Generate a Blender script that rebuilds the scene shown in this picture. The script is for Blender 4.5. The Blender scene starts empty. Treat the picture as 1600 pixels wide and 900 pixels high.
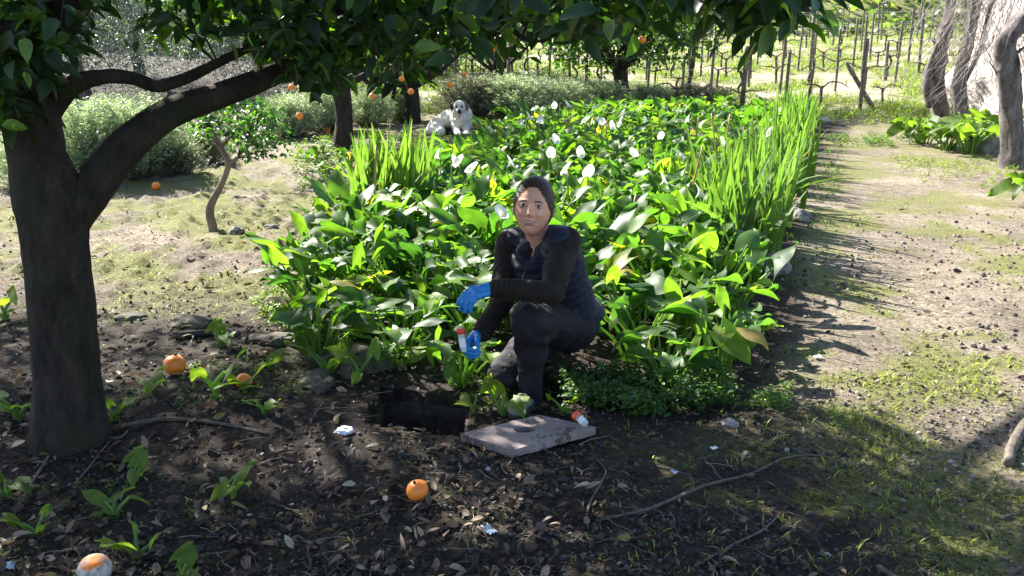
import bpy, bmesh, math, random
import numpy as np
from mathutils import Vector, Matrix

random.seed(7)
rng = np.random.default_rng(11)
scene = bpy.context.scene
C = scene.collection
R = math.radians

# ------------------------------------------------------------------ camera, sky, sun, exposure
CAM_H, PITCH, F = 1.45, R(16), 1386.0          # F in pixels of the 1600 px wide photograph
cam_data = bpy.data.cameras.new('camera')
cam = bpy.data.objects.new('camera', cam_data); C.objects.link(cam)
cam.location = (0, 0, CAM_H); cam.rotation_euler = (R(90) - PITCH, 0, 0)
cam_data.sensor_width = 36; cam_data.lens = 36 * F / 1600
cam_data.clip_start = 0.05; cam_data.clip_end = 600
scene.camera = cam

SUN_EL = R(37)
SUN_H = Vector((-0.66, 0.75, 0)).normalized()     # horizontal direction towards the sun
SUN_DIR = Vector((SUN_H.x*math.cos(SUN_EL), SUN_H.y*math.cos(SUN_EL), math.sin(SUN_EL)))
world = bpy.data.worlds.new('World'); scene.world = world; world.use_nodes = True
wn = world.node_tree
sky = wn.nodes.new('ShaderNodeTexSky'); sky.sky_type = 'NISHITA'; sky.sun_disc = False
sky.sun_elevation = SUN_EL; sky.sun_rotation = math.atan2(SUN_H.x, SUN_H.y)
bg = wn.nodes['Background']; bg.inputs['Strength'].default_value = 0.075
wn.links.new(sky.outputs[0], bg.inputs['Color'])
sd = bpy.data.lights.new('sun', 'SUN'); sd.energy = 5.0; sd.angle = R(0.55); sd.color = (1, 0.955, 0.87)
sun = bpy.data.objects.new('sun', sd); C.objects.link(sun)
sun.rotation_euler = SUN_DIR.to_track_quat('Z', 'Y').to_euler()
vs = scene.view_settings
vs.view_transform = 'Standard'; vs.look = 'None'; vs.gamma = 1; vs.use_curve_mapping = False
vs.exposure = 2.2
scene.cycles.max_bounces = 8; scene.cycles.transparent_max_bounces = 8
scene.cycles.use_denoising = True

# ------------------------------------------------------------------ helpers
def smooth(e0, e1, x):
    t = np.clip((np.asarray(x, float)-e0)/(e1-e0), 0, 1); return t*t*(3-2*t)

def _hash(ix, iy, s):
    h = (ix.astype(np.int64)*374761393 + iy.astype(np.int64)*668265263 + s*2147483647) & 0x7fffffff
    h = ((h ^ (h >> 13))*1274126177) & 0x7fffffff
    return ((h ^ (h >> 16)) & 0xffff)/65535.0

def vnoise(x, y, f, s=0):
    x = np.asarray(x, float)*f; y = np.asarray(y, float)*f
    ix = np.floor(x); iy = np.floor(y); fx = x-ix; fy = y-iy
    fx = fx*fx*(3-2*fx); fy = fy*fy*(3-2*fy)
    ix = ix.astype(np.int64); iy = iy.astype(np.int64)
    a = _hash(ix, iy, s); b = _hash(ix+1, iy, s); c = _hash(ix, iy+1, s); d = _hash(ix+1, iy+1, s)
    return (a*(1-fx)+b*fx)*(1-fy)+(c*(1-fx)+d*fx)*fy - 0.5

def ray(px, py):
    x = (px-800)/F; v = (450-py)/F
    return Vector((x, math.cos(PITCH)+v*math.sin(PITCH), -math.sin(PITCH)+v*math.cos(PITCH)))
def at(px, py, z=0.0):
    d = ray(px, py); t = (z-CAM_H)/d.z
    return Vector((d.x*t, d.y*t, z))
def P(px, py, Y):
    d = ray(px, py); t = Y/d.y
    return Vector((d.x*t, Y, CAM_H+d.z*t))
def xat(px, Y, z=0.0):
    return (px-800)/F*(Y*math.cos(PITCH)+(CAM_H-z)*math.sin(PITCH))

# the inspection pit in the ground
HC = [at(600, 609), at(731, 624), at(724, 684), at(574, 668)]
def in_poly(x, y, poly):
    x = np.asarray(x, float); y = np.asarray(y, float); ins = np.zeros(x.shape, bool)
    n = len(poly)
    for i in range(n):
        x0, y0 = poly[i][0], poly[i][1]; x1, y1 = poly[(i+1) % n][0], poly[(i+1) % n][1]
        if y0 == y1: continue
        c = ((y0 > y) != (y1 > y)) & (x < (x1-x0)*(y-y0)/(y1-y0)+x0)
        ins ^= c
    return ins

def path_mask(x, y):
    # dry beaten earth to the right of the flower bed
    left = np.interp(y, [0, 2.5, 3.6, 5.5, 9, 14, 20], [1.2, 1.1, 1.15, 1.75, 3.0, 5.0, 7.5]) + vnoise(x, y, 1.3, 3)*0.5
    right = np.interp(y, [0, 3, 6, 10, 14, 20], [9, 8, 6.5, 6.6, 7.2, 9.5])
    return smooth(-0.15, 0.25, x-left)*(1-smooth(0, 1.5, x-right))*(1-smooth(13.5, 16, y))

def base_h(x, y):
    h = 0.05*np.maximum(0, y-17)*smooth(16.5, 19, y)
    h = h + 0.30*np.maximum(0, y-39)*smooth(38, 44, y)
    h = h + 0.10*np.maximum(0, -x-4.5-0.1*y)*smooth(4, 9, y)*(1-smooth(30, 45, y))
    h = h + 0.06*np.maximum(0, x-6.5)*smooth(5, 9, y)*(1-smooth(30, 45, y))
    return h
def gh(x, y, pit=False):
    x = np.asarray(x, float); y = np.asarray(y, float)
    h = base_h(x, y)
    pm = path_mask(x, y)
    near = 1-smooth(8, 20, y)
    rough = 0.35+0.65*(1-pm)
    h = h + near*(vnoise(x, y, 0.9, 1)*0.05*rough + vnoise(x, y, 3.1, 2)*0.028*rough + vnoise(x, y, 9, 4)*0.014*rough
                  + vnoise(x, y, 23, 5)*0.010*rough + vnoise(x, y, 48, 6)*0.005)
    h = h + (1-near)*vnoise(x, y, 0.5, 7)*0.15
    h = h + smooth(4.2, 5.2, y)*(1-smooth(-1.2, -.6, x))*(1-smooth(9, 13, y))*(np.maximum(0, vnoise(x, y, 12, 61))*0.09+np.maximum(0, vnoise(x, y, 28, 62))*.06)
    # slight bank where the bed is held up by stones
    if pit:
        cx = sum(p.x for p in HC)/4; cy = sum(p.y for p in HC)/4
        k = in_poly(x, y, HC)
        h = np.where(k, -0.55, h)
    return h
def ghf(x, y): return float(gh(np.array([x]), np.array([y]))[0])

def tag(o, label=None, cat=None, group=None, kind=None):
    if label: o['label'] = label
    if cat: o['category'] = cat
    if group: o['group'] = group
    if kind: o['kind'] = kind
    return o
def empty(name, loc=(0, 0, 0), rz=0, label=None, cat=None, group=None):
    o = bpy.data.objects.new(name, None); C.objects.link(o)
    o.location = loc; o.rotation_euler = (0, 0, rz); o.empty_display_size = 0.1
    return tag(o, label, cat, group)
def link(name, me, m, parent=None):
    o = bpy.data.objects.new(name, me); C.objects.link(o)
    if m is not None and len(me.materials) == 0:
        for q in (m if isinstance(m, (list, tuple)) else [m]): me.materials.append(q)
    if parent is not None: o.parent = parent
    return o
def npmesh(name, V, Fc, m, parent=None, col=None, sm=True, shift=None):
    """V (n,3); Fc one array (m,k) or a list of such arrays"""
    V = np.asarray(V, np.float32)
    if shift is not None: V = V-np.asarray(shift, np.float32)
    if not isinstance(Fc, list): Fc = [Fc]
    Fc = [np.asarray(f, np.int32) for f in Fc if len(f)]
    me = bpy.data.meshes.new(name)
    me.vertices.add(len(V)); me.vertices.foreach_set('co', V.ravel())
    nl = sum(f.size for f in Fc); nf = sum(len(f) for f in Fc)
    me.loops.add(nl); me.loops.foreach_set('vertex_index', np.concatenate([f.ravel() for f in Fc]))
    tot = np.concatenate([np.full(len(f), f.shape[1], np.int32) for f in Fc])
    st = np.concatenate([[0], np.cumsum(tot)[:-1]]).astype(np.int32)
    me.polygons.add(nf); me.polygons.foreach_set('loop_start', st)
    try: me.polygons.foreach_set('loop_total', tot)
    except Exception: pass
    me.polygons.foreach_set('use_smooth', np.full(nf, sm, bool))
    me.update(calc_edges=True)
    if col is not None:
        a = me.color_attributes.new('tint', 'FLOAT_COLOR', 'POINT')
        cc = np.ones((len(V), 4), np.float32); cc[:, :3] = col
        a.data.foreach_set('color', cc.ravel())
    me.validate()
    return link(name, me, m, parent)

class MB:
    """collects numpy pieces into one mesh"""
    def __init__(s): s.V = []; s.F = {}; s.C = []; s.n = 0
    def add(s, V, Fc, col=(1, 1, 1)):
        V = np.asarray(V, float)
        if not isinstance(Fc, list): Fc = [Fc]
        for f in Fc:
            f = np.asarray(f, np.int64)
            if len(f): s.F.setdefault(f.shape[1], []).append(f+s.n)
        s.V.append(V); c = np.asarray(col, float)
        s.C.append(np.broadcast_to(c, (len(V), 3)) if c.ndim == 1 else c)
        s.n += len(V); return s
    def build(s, name, m, parent=None, sm=True, shift=None):
        return npmesh(name, np.concatenate(s.V), [np.concatenate(f) for f in s.F.values()], m, parent, np.concatenate(s.C), sm, shift)

def tube(pts, rad, sides=8, jitter=0.0, cap=True, seed=0, sub=0):
    pts = [np.array(p, float) for p in pts]
    if np.isscalar(rad): rad = [rad]*len(pts)
    rad = list(rad)
    if sub:
        n = len(pts); q = []; qr = []
        for i in range(n-1):
            p0 = pts[max(i-1, 0)]; p1 = pts[i]; p2 = pts[i+1]; p3 = pts[min(i+2, n-1)]
            for k in range(sub):
                t = k/sub
                q.append(0.5*((2*p1)+(-p0+p2)*t+(2*p0-5*p1+4*p2-p3)*t*t+(-p0+3*p1-3*p2+p3)*t**3))
                qr.append(rad[i]*(1-t)+rad[i+1]*t)
        q.append(pts[-1]); qr.append(rad[-1]); pts = q; rad = qr
    r = np.random.default_rng(seed)
    n = len(pts); V = []
    up = np.array([0.13, 0.27, 0.95]); prev = None
    ph = r.uniform(0, 6.28, 4)
    for i in range(n):
        d = pts[min(i+1, n-1)]-pts[max(i-1, 0)]; d = d/(np.linalg.norm(d)+1e-9)
        if prev is None:
            a = np.cross(d, up); 
            if np.linalg.norm(a) < 0.1: a = np.cross(d, [1, 0, 0])
        else: a = prev-d*np.dot(prev, d)
        a = a/np.linalg.norm(a); prev = a; b = np.cross(d, a)
        for k in range(sides):
            th = 2*math.pi*k/sides
            rr = rad[i]*(1+jitter*(0.5*math.sin(3*th+ph[0]+i*0.35)+0.3*math.sin(5*th+ph[1]-i*0.5)+0.5*r.uniform(-1, 1)*0.6))
            V.append(pts[i]+(a*math.cos(th)+b*math.sin(th))*rr)
    Fq = []
    for i in range(n-1):
        for k in range(sides):
            k2 = (k+1) % sides
            Fq.append((i*sides+k, i*sides+k2, (i+1)*sides+k2, (i+1)*sides+k))
    Ft = []
    if cap:
        V.append(pts[0]); V.append(pts[-1]); c0 = n*sides; c1 = c0+1
        for k in range(sides):
            k2 = (k+1) % sides
            Ft.append((c0, k2, k)); Ft.append((c1, (n-1)*sides+k, (n-1)*sides+k2))
    out = [np.array(Fq)]
    if Ft: out.append(np.array(Ft))
    return np.array(V), out

def rotm(rx, ry, rz):
    """arrays of angles -> (N,3,3), R = Rz Ry Rx"""
    rx, ry, rz = (np.atleast_1d(np.asarray(a, float)) for a in (rx, ry, rz))
    n = max(len(rx), len(ry), len(rz)); rx = np.broadcast_to(rx, n); ry = np.broadcast_to(ry, n); rz = np.broadcast_to(rz, n)
    cx, sx, cy, sy, cz, sz = np.cos(rx), np.sin(rx), np.cos(ry), np.sin(ry), np.cos(rz), np.sin(rz)
    M = np.empty((n, 3, 3))
    M[:, 0, 0] = cz*cy; M[:, 0, 1] = cz*sy*sx-sz*cx; M[:, 0, 2] = cz*sy*cx+sz*sx
    M[:, 1, 0] = sz*cy; M[:, 1, 1] = sz*sy*sx+cz*cx; M[:, 1, 2] = sz*sy*cx-cz*sx
    M[:, 2, 0] = -sy; M[:, 2, 1] = cy*sx; M[:, 2, 2] = cy*cx
    return M
def scatter(tV, tF, pos, M, sc, col):
    """copies of one template -> V, F, colour"""
    tV = np.asarray(tV, float); tF = np.asarray(tF, np.int64); N = len(pos)
    sc = np.asarray(sc, float)
    if sc.ndim == 1: sc = sc[:, None]
    T = tV[None]*sc[:, None, :] if sc.shape[1] == 3 else tV[None]*sc[:, :, None]
    V = np.einsum('nij,nvj->nvi', M, T)+np.asarray(pos)[:, None, :]
    Fq = tF[None]+(np.arange(N)*len(tV))[:, None, None]
    col = np.repeat(np.asarray(col, float), len(tV), axis=0)
    return V.reshape(-1, 3), Fq.reshape(-1, tF.shape[1]), col

# ------------------------------------------------------------------ materials
def newmat(name):
    m = bpy.data.materials.new(name); m.use_nodes = True
    nt = m.node_tree; b = nt.nodes['Principled BSDF']; return m, nt, b
def ramp(nt, fac, stops):
    r = nt.nodes.new('ShaderNodeValToRGB')
    while len(r.color_ramp.elements) < len(stops): r.color_ramp.elements.new(0.5)
    for e, (p, c) in zip(r.color_ramp.elements, stops): e.position = p; e.color = (*c, 1)
    nt.links.new(fac, r.inputs[0]); return r.outputs[0]
def noise(nt, scale, detail=4, coord=None, rough=0.6):
    n = nt.nodes.new('ShaderNodeTexNoise'); n.inputs['Scale'].default_value = scale
    n.inputs['Detail'].default_value = detail; n.inputs['Roughness'].default_value = rough
    if coord is None:
        tc = nt.nodes.new('ShaderNodeTexCoord'); coord = tc.outputs['Object']
    nt.links.new(coord, n.inputs['Vector']); return n.outputs['Fac']
def bump(nt, b, h, strength, dist=0.01, prev=None):
    n = nt.nodes.new('ShaderNodeBump'); n.inputs['Strength'].default_value = strength
    n.inputs['Distance'].default_value = dist; nt.links.new(h, n.inputs['Height'])
    if prev is not None: nt.links.new(prev, n.inputs['Normal'])
    if b is not None: nt.links.new(n.outputs[0], b.inputs['Normal'])
    return n.outputs[0]
def mixc(nt, a, b, fac, mode='MIX'):
    n = nt.nodes.new('ShaderNodeMix'); n.data_type = 'RGBA'; n.blend_type = mode
    for s, v in ((n.inputs[0], fac), (n.inputs[6], a), (n.inputs[7], b)):
        if isinstance(v, (int, float)): s.default_value = v
        elif isinstance(v, tuple): s.default_value = (*v, 1)
        else: nt.links.new(v, s)
    return n.outputs[2]
def attr(nt, name='tint'):
    a = nt.nodes.new('ShaderNodeAttribute'); a.attribute_name = name; return a.outputs['Color']

def m_plain(name, col, rough=0.7, nscale=20, var=0.35, bstr=0.3, bd=0.01, spec=0.3, **kw):
    m, nt, b = newmat(name)
    f = noise(nt, nscale, 5)
    lo = tuple(c*(1-var) for c in col); hi = tuple(min(1, c*(1+var)) for c in col)
    nt.links.new(ramp(nt, f, [(0.3, lo), (0.7, hi)]), b.inputs['Base Color'])
    b.inputs['Roughness'].default_value = rough; b.inputs['Specular IOR Level'].default_value = spec
    if bstr: bump(nt, b, noise(nt, nscale*2.5, 5), bstr, bd)
    for k, v in kw.items(): b.inputs[k].default_value = v
    return m
def m_leaf(name, trans=0.35, tcol=(1.6, 2.2, 0.7), rough=0.4, spec=0.5, vein=True, rand=0.25, bs=0.25):
    """leaf whose colour is its own tint; light comes through it"""
    m, nt, b = newmat(name)
    t = attr(nt)
    oi = nt.nodes.new('ShaderNodeObjectInfo')
    rr = ramp(nt, oi.outputs['Random'], [(0, (1-rand, 1-rand*0.8, 1-rand)), (1, (1+rand, 1+rand*0.6, 1+rand*0.3))])
    c = mixc(nt, t, rr, 1.0, 'MULTIPLY')
    n = noise(nt, 28, 4)
    c = mixc(nt, c, ramp(nt, n, [(0.3, (0.75, 0.75, 0.75)), (0.7, (1.3, 1.2, 1.1))]), 1.0, 'MULTIPLY')
    nt.links.new(c, b.inputs['Base Color'])
    b.inputs['Roughness'].default_value = rough; b.inputs['Specular IOR Level'].default_value = spec
    bump(nt, b, noise(nt, 60, 3), bs, 0.004)
    tr = nt.nodes.new('ShaderNodeBsdfTranslucent')
    tc = mixc(nt, c, tcol, 1.0, 'MULTIPLY'); nt.links.new(tc, tr.inputs['Color'])
    mx = nt.nodes.new('ShaderNodeMixShader'); mx.inputs[0].default_value = trans
    nt.links.new(b.outputs[0], mx.inputs[1]); nt.links.new(tr.outputs[0], mx.inputs[2])
    nt.links.new(mx.outputs[0], nt.nodes['Material Output'].inputs['Surface'])
    return m

M = {}
# ground: dark humus, dry path earth, moss and straw by soil masks stored on the sheet
m, nt, b = newmat('soil'); M['soil'] = m
msk = nt.nodes.new('ShaderNodeSeparateColor'); nt.links.new(attr(nt), msk.inputs[0])
nA = noise(nt, 3.5, 8); nB = noise(nt, 45, 6, rough=0.75); nC = noise(nt, 160, 4, rough=0.8)
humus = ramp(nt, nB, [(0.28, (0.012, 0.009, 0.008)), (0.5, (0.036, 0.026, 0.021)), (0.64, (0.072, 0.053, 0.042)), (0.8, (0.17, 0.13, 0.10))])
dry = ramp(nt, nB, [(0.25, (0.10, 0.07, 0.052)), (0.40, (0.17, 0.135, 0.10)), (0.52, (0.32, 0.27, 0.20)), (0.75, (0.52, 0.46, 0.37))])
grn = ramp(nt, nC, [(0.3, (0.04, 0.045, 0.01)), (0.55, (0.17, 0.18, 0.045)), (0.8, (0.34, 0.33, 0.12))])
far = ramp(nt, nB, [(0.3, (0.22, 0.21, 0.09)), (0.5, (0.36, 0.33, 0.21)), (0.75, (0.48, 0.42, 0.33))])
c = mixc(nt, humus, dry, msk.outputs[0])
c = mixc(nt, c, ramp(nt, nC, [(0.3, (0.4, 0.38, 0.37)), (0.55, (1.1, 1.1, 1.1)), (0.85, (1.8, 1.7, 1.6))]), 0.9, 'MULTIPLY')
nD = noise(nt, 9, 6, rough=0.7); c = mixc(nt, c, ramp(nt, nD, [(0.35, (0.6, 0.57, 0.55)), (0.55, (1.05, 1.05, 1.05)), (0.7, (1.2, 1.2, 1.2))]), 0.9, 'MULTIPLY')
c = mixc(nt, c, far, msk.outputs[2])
mm = nt.nodes.new('ShaderNodeMath'); mm.operation = 'MULTIPLY'
nt.links.new(ramp(nt, nB, [(0.34, (0, 0, 0)), (0.52, (1, 1, 1))]), mm.inputs[0]); nt.links.new(msk.outputs[1], mm.inputs[1])
c = mixc(nt, c, grn, mm.outputs[0])
nt.links.new(c, b.inputs['Base Color']); b.inputs['Roughness'].default_value = 0.92; b.inputs['Specular IOR Level'].default_value = 0.2
p = bump(nt, None, nB, 0.9, 0.02); bump(nt, b, nC, 0.8, 0.006, p)

M['orange_leaf'] = m_leaf('orange_leaf', 0.30, (3.6, 4.8, 1.0), 0.45, 0.5, rand=0.12)
M['calla_leaf'] = m_leaf('calla_leaf', 0.48, (2.5, 2.8, 0.7), 0.50, 0.30, rand=0.35)
M['blade'] = m_leaf('blade_leaf', 0.36, (2.4, 2.8, 0.8), 0.42, 0.45)
M['herb'] = m_leaf('herb_leaf', 0.4, (2.2, 2.6, 0.7), 0.5, 0.35)
M['litter'] = m_leaf('dead_leaf', 0.12, (1.4, 1.1, 0.7), 0.62, 0.35, rand=0.0)
M['rosemary'] = m_leaf('rosemary_leaf', 0.35, (1.4, 1.6, 1.0), 0.5, 0.5)
M['olive'] = m_leaf('olive_leaf', 0.2, (1.3, 1.5, 1.0), 0.45, 0.6)
M['pebble'] = None
m, nt, b = newmat('pebble'); M['pebble'] = m
nt.links.new(mixc(nt, attr(nt), ramp(nt, noise(nt, 90, 4), [(0.3, (0.6, 0.6, 0.6)), (0.7, (1.3, 1.3, 1.3))]), 1.0, 'MULTIPLY'), b.inputs['Base Color'])
b.inputs['Roughness'].default_value = 0.85; bump(nt, b, noise(nt, 150, 4), 0.5, 0.004)

def m_bark(name, dark, light, scale=14, moss=None):
    m, nt, b = newmat(name)
    tc = nt.nodes.new('ShaderNodeTexCoord'); mp = nt.nodes.new('ShaderNodeMapping')
    mp.inputs['Scale'].default_value = (1, 1, 0.35); nt.links.new(tc.outputs['Object'], mp.inputs[0])
    n1 = noise(nt, scale, 8, mp.outputs[0], 0.7); n2 = noise(nt, scale*0.3, 4); n3 = noise(nt, scale*6, 4, None, 0.7)
    c = ramp(nt, n1, [(0.3, dark), (0.7, light)])
    c = mixc(nt, c, ramp(nt, n3, [(0.3, (0.7, 0.7, 0.7)), (0.75, (1.5, 1.5, 1.45))]), 1.0, 'MULTIPLY')
    if moss: c = mixc(nt, c, moss, ramp(nt, n2, [(0.5, (0, 0, 0)), (0.68, (0.7, 0.7, 0.7))]))
    nt.links.new(c, b.inputs['Base Color']); b.inputs['Roughness'].default_value = 0.9; b.inputs['Specular IOR Level'].default_value = 0.2
    p = bump(nt, None, n1, 0.9, 0.02); bump(nt, b, n3, 0.6, 0.006, p); return m
M['bark'] = m_bark('orange_bark', (0.009, 0.007, 0.006), (0.052, 0.041, 0.034), 18, (0.025, 0.032, 0.015))
M['bark2'] = m_bark('pale_bark', (0.11, 0.085, 0.065), (0.28, 0.23, 0.19), 16)
M['bark_olive'] = m_bark('grey_bark', (0.022, 0.018, 0.019), (0.20, 0.175, 0.17), 11)
M['post'] = m_bark('weathered_post', (0.075, 0.06, 0.055), (0.19, 0.165, 0.155), 10)
M['vine'] = m_bark('vine_wood', (0.045, 0.032, 0.026), (0.14, 0.10, 0.08), 25)
M['twig'] = m_bark('twig', (0.07, 0.055, 0.045), (0.24, 0.20, 0.17), 40)
M['stem'] = m_plain('green_stem', (0.10, 0.20, 0.04), 0.5, 15, 0.3, 0.1, 0.003, 0.4)
M['cane'] = m_plain('bamboo_cane', (0.42, 0.25, 0.11), 0.5, 30, 0.3, 0.2)
M['rock'] = m_plain('grey_rock', (0.17, 0.155, 0.15), 0.9, 9, 0.6, 0.9, 0.02)
M['mossrock'] = m_bark('mossy_rock', (0.04, 0.035, 0.028), (0.13, 0.115, 0.10), 9, (0.08, 0.11, 0.018))
M['whiterock'] = m_plain('pale_limestone', (0.42, 0.37, 0.34), 0.9, 5, 0.6, 1.0, 0.08)
M['whitestone'] = m_plain('white_stone', (0.62, 0.62, 0.68), 0.8, 14, 0.25, 0.6)
M['wire'] = m_plain('galvanised_wire', (0.45, 0.43, 0.4), 0.5, 10, 0.2, 0)
M['wall_pit'] = m_plain('pit_masonry', (0.055, 0.042, 0.032), 0.95, 14, 0.6, 1.0, 0.02)

def m_board():
    m, nt, b = newmat('concrete_slab')
    n1 = noise(nt, 5, 8); n2 = noise(nt, 60, 5, None, 0.7); n3 = noise(nt, 11, 6, None, 0.75)
    c = ramp(nt, n1, [(0.3, (0.17, 0.13, 0.12)), (0.7, (0.31, 0.25, 0.24))])
    c = mixc(nt, c, ramp(nt, n2, [(0.3, (0.75, 0.75, 0.75)), (0.7, (1.2, 1.2, 1.2))]), 1.0, 'MULTIPLY')
    c = mixc(nt, c, (0.05, 0.035, 0.025), ramp(nt, n3, [(0.55, (0, 0, 0)), (0.62, (0.85, 0.85, 0.85))]))
    nt.links.new(c, b.inputs['Base Color']); b.inputs['Roughness'].default_value = 0.85
    p = bump(nt, None, n3, 0.4, 0.01); bump(nt, b, n2, 0.5, 0.004, p); return m
M['slab'] = m_board()
def m_orange(name, mould=False):
    m, nt, b = newmat(name)
    c = ramp(nt, noise(nt, 12, 3), [(0.3, (0.72, 0.17, 0.015)), (0.7, (0.90, 0.27, 0.03))])
    if mould:
        tc = nt.nodes.new('ShaderNodeTexCoord')
        n = noise(nt, 22, 6, None, 0.7)
        sx = nt.nodes.new('ShaderNodeSeparateXYZ'); nt.links.new(tc.outputs['Object'], sx.inputs[0])
        a = nt.nodes.new('ShaderNodeMath'); a.operation = 'MULTIPLY_ADD'; a.inputs[1].default_value = -9.0; a.inputs[2].default_value = 0.21
        nt.links.new(sx.outputs['Z'], a.inputs[0])
        s = nt.nodes.new('ShaderNodeMath'); s.operation = 'ADD'; nt.links.new(a.outputs[0], s.inputs[0]); nt.links.new(n, s.inputs[1])
        c = mixc(nt, c, ramp(nt, noise(nt, 60, 4), [(0.35, (0.18, 0.15, 0.13)), (0.6, (0.50, 0.47, 0.45))]), ramp(nt, s.outputs[0], [(0.38, (0, 0, 0)), (0.46, (1, 1, 1))]))
    nt.links.new(c, b.inputs['Base Color']); b.inputs['Roughness'].default_value = 0.42 if not mould else 0.7
    bump(nt, b, noise(nt, 260, 2), 0.35, 0.002); return m
M['orange'] = m_orange('orange_peel'); M['rotten'] = m_orange('mouldy_peel', True)
m, nt, b = newmat('white_spathe'); M['spathe'] = m
b.inputs['Base Color'].default_value = (0.84, 0.85, 0.80, 1); b.inputs['Roughness'].default_value = 0.5
tr = nt.nodes.new('ShaderNodeBsdfTranslucent'); tr.inputs[0].default_value = (0.85, 0.87, 0.75, 1)
mx = nt.nodes.new('ShaderNodeMixShader'); mx.inputs[0].default_value = 0.35
nt.links.new(b.outputs[0], mx.inputs[1]); nt.links.new(tr.outputs[0], mx.inputs[2]); nt.links.new(mx.outputs[0], nt.nodes['Material Output'].inputs[0])
M['spadix'] = m_plain('yellow_spadix', (0.75, 0.5, 0.05), 0.6, 60, 0.2, 0.3)

# ------------------------------------------------------------------ ground sheet
def gen_ground():
    t = np.linspace(0, 1, 560)
    ys = np.concatenate([np.linspace(-14, 1.2, 20)[:-1], 1.2+(150-1.2)*(np.exp(t*5.6)-1)/(math.exp(5.6)-1)])
    s = np.linspace(-1, 1, 420); s = 0.55*s+0.45*s**3
    W = np.where(ys < 40, 6+ys.clip(0)*1.05, 6+42+(ys-40)*1.2)
    X = s[None, :]*W[:, None]*1.25; Y = np.repeat(ys[:, None], len(s), 1)
    Z = gh(X, Y, True)
    n, k = X.shape
    V = np.stack([X, Y, Z], -1).reshape(-1, 3)
    i = np.arange(n-1)[:, None]*k+np.arange(k-1)[None]
    Fq = np.stack([i, i+1, i+1+k, i+k], -1).reshape(-1, 4)
    x, y = V[:, 0], V[:, 1]
    pm = path_mask(x, y)
    # lit, mossy clearing on the left
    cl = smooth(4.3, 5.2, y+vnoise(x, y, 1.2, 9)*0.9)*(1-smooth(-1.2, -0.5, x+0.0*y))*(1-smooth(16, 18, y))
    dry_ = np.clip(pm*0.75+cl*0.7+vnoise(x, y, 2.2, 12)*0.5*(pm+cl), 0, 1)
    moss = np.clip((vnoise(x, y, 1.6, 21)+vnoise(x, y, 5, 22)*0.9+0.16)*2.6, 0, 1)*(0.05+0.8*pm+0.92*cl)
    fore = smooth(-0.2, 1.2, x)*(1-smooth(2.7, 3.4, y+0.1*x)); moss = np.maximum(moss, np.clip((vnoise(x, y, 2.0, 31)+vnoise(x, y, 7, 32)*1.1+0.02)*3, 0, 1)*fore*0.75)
    vf = smooth(14.5, 17.5, y)*smooth(-6, -2.5, x+0.0*y)
    moss = np.clip(np.maximum(moss*(1-vf), vf*np.clip((vnoise(x, y, 0.9, 41)+vnoise(x, y, 4, 42)*0.6+0.22)*3, 0, 0.9)), 0, 1)
    hill = smooth(38, 42, y)
    moss = np.maximum(moss, hill)
    return V, Fq, np.stack([dry_, moss, vf], -1)
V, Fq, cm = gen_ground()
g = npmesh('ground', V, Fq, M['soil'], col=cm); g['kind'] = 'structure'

# ------------------------------------------------------------------ leaf templates
def leaf_tpl(L=1.0, W=0.42, rows=5, fold=0.25, curl=0.15, cols=2, tip=1.0):
    V = []; 
    for i in range(rows+1):
        t = i/rows
        w = W*0.5*(math.sin(math.pi*min(1, 0.04+0.96*t)**0.85)**0.8 if 0 < t < 1 else 0.02)
        for j in range(cols+1):
            u = -1+2*j/cols
            V.append((u*w, L*t, abs(u)*w*fold*2-curl*t*t*L))
    Fq = []
    for i in range(rows):
        for j in range(cols):
            a = i*(cols+1)+j; Fq.append((a, a+1, a+cols+2, a+cols+1))
    return np.array(V), np.array(Fq)
def calla_leaf_tpl(seed, L=1.0, W=0.64, rows=9, cols=6):
    r = random.Random(seed); V = []
    ph = r.uniform(0, 6); curl = r.uniform(0.15, 0.45); cup = r.uniform(-0.25, 0.55); rip = r.uniform(0.05, 0.12)
    for i in range(rows+1):
        t = i/rows
        w = W*0.5*math.sin(math.pi*(0.27+0.73*t))**0.9*(1.0 if t < 1 else 0.02)*1.05
        for j in range(cols+1):
            u = -1+2*j/cols
            y = L*t-0.36*L*abs(u)**1.3*(1-t)**2.5
            z = cup*(u*u)*w*0.9-curl*t*t*L*0.8-0.1*abs(u)*(1-t)**2+rip*abs(u)**1.5*math.sin(7*t+ph+(2 if u > 0 else 0))+0.03*(1-abs(u))*-1
            V.append((u*w, y, z))
    Fq = []
    for i in range(rows):
        for j in range(cols):
            a = i*(cols+1)+j; Fq.append((a, a+1, a+cols+2, a+cols+1))
    return np.array(V), np.array(Fq)
CALLA = [calla_leaf_tpl(s) for s in range(6)]
LEAF = leaf_tpl(1, 0.48, 5, 0.22, 0.25)
LEAF_S = leaf_tpl(1, 0.5, 3, 0.22, 0.2)
NEEDLE = leaf_tpl(1, 0.12, 2, 0.1, 0.1, 1)

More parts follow.
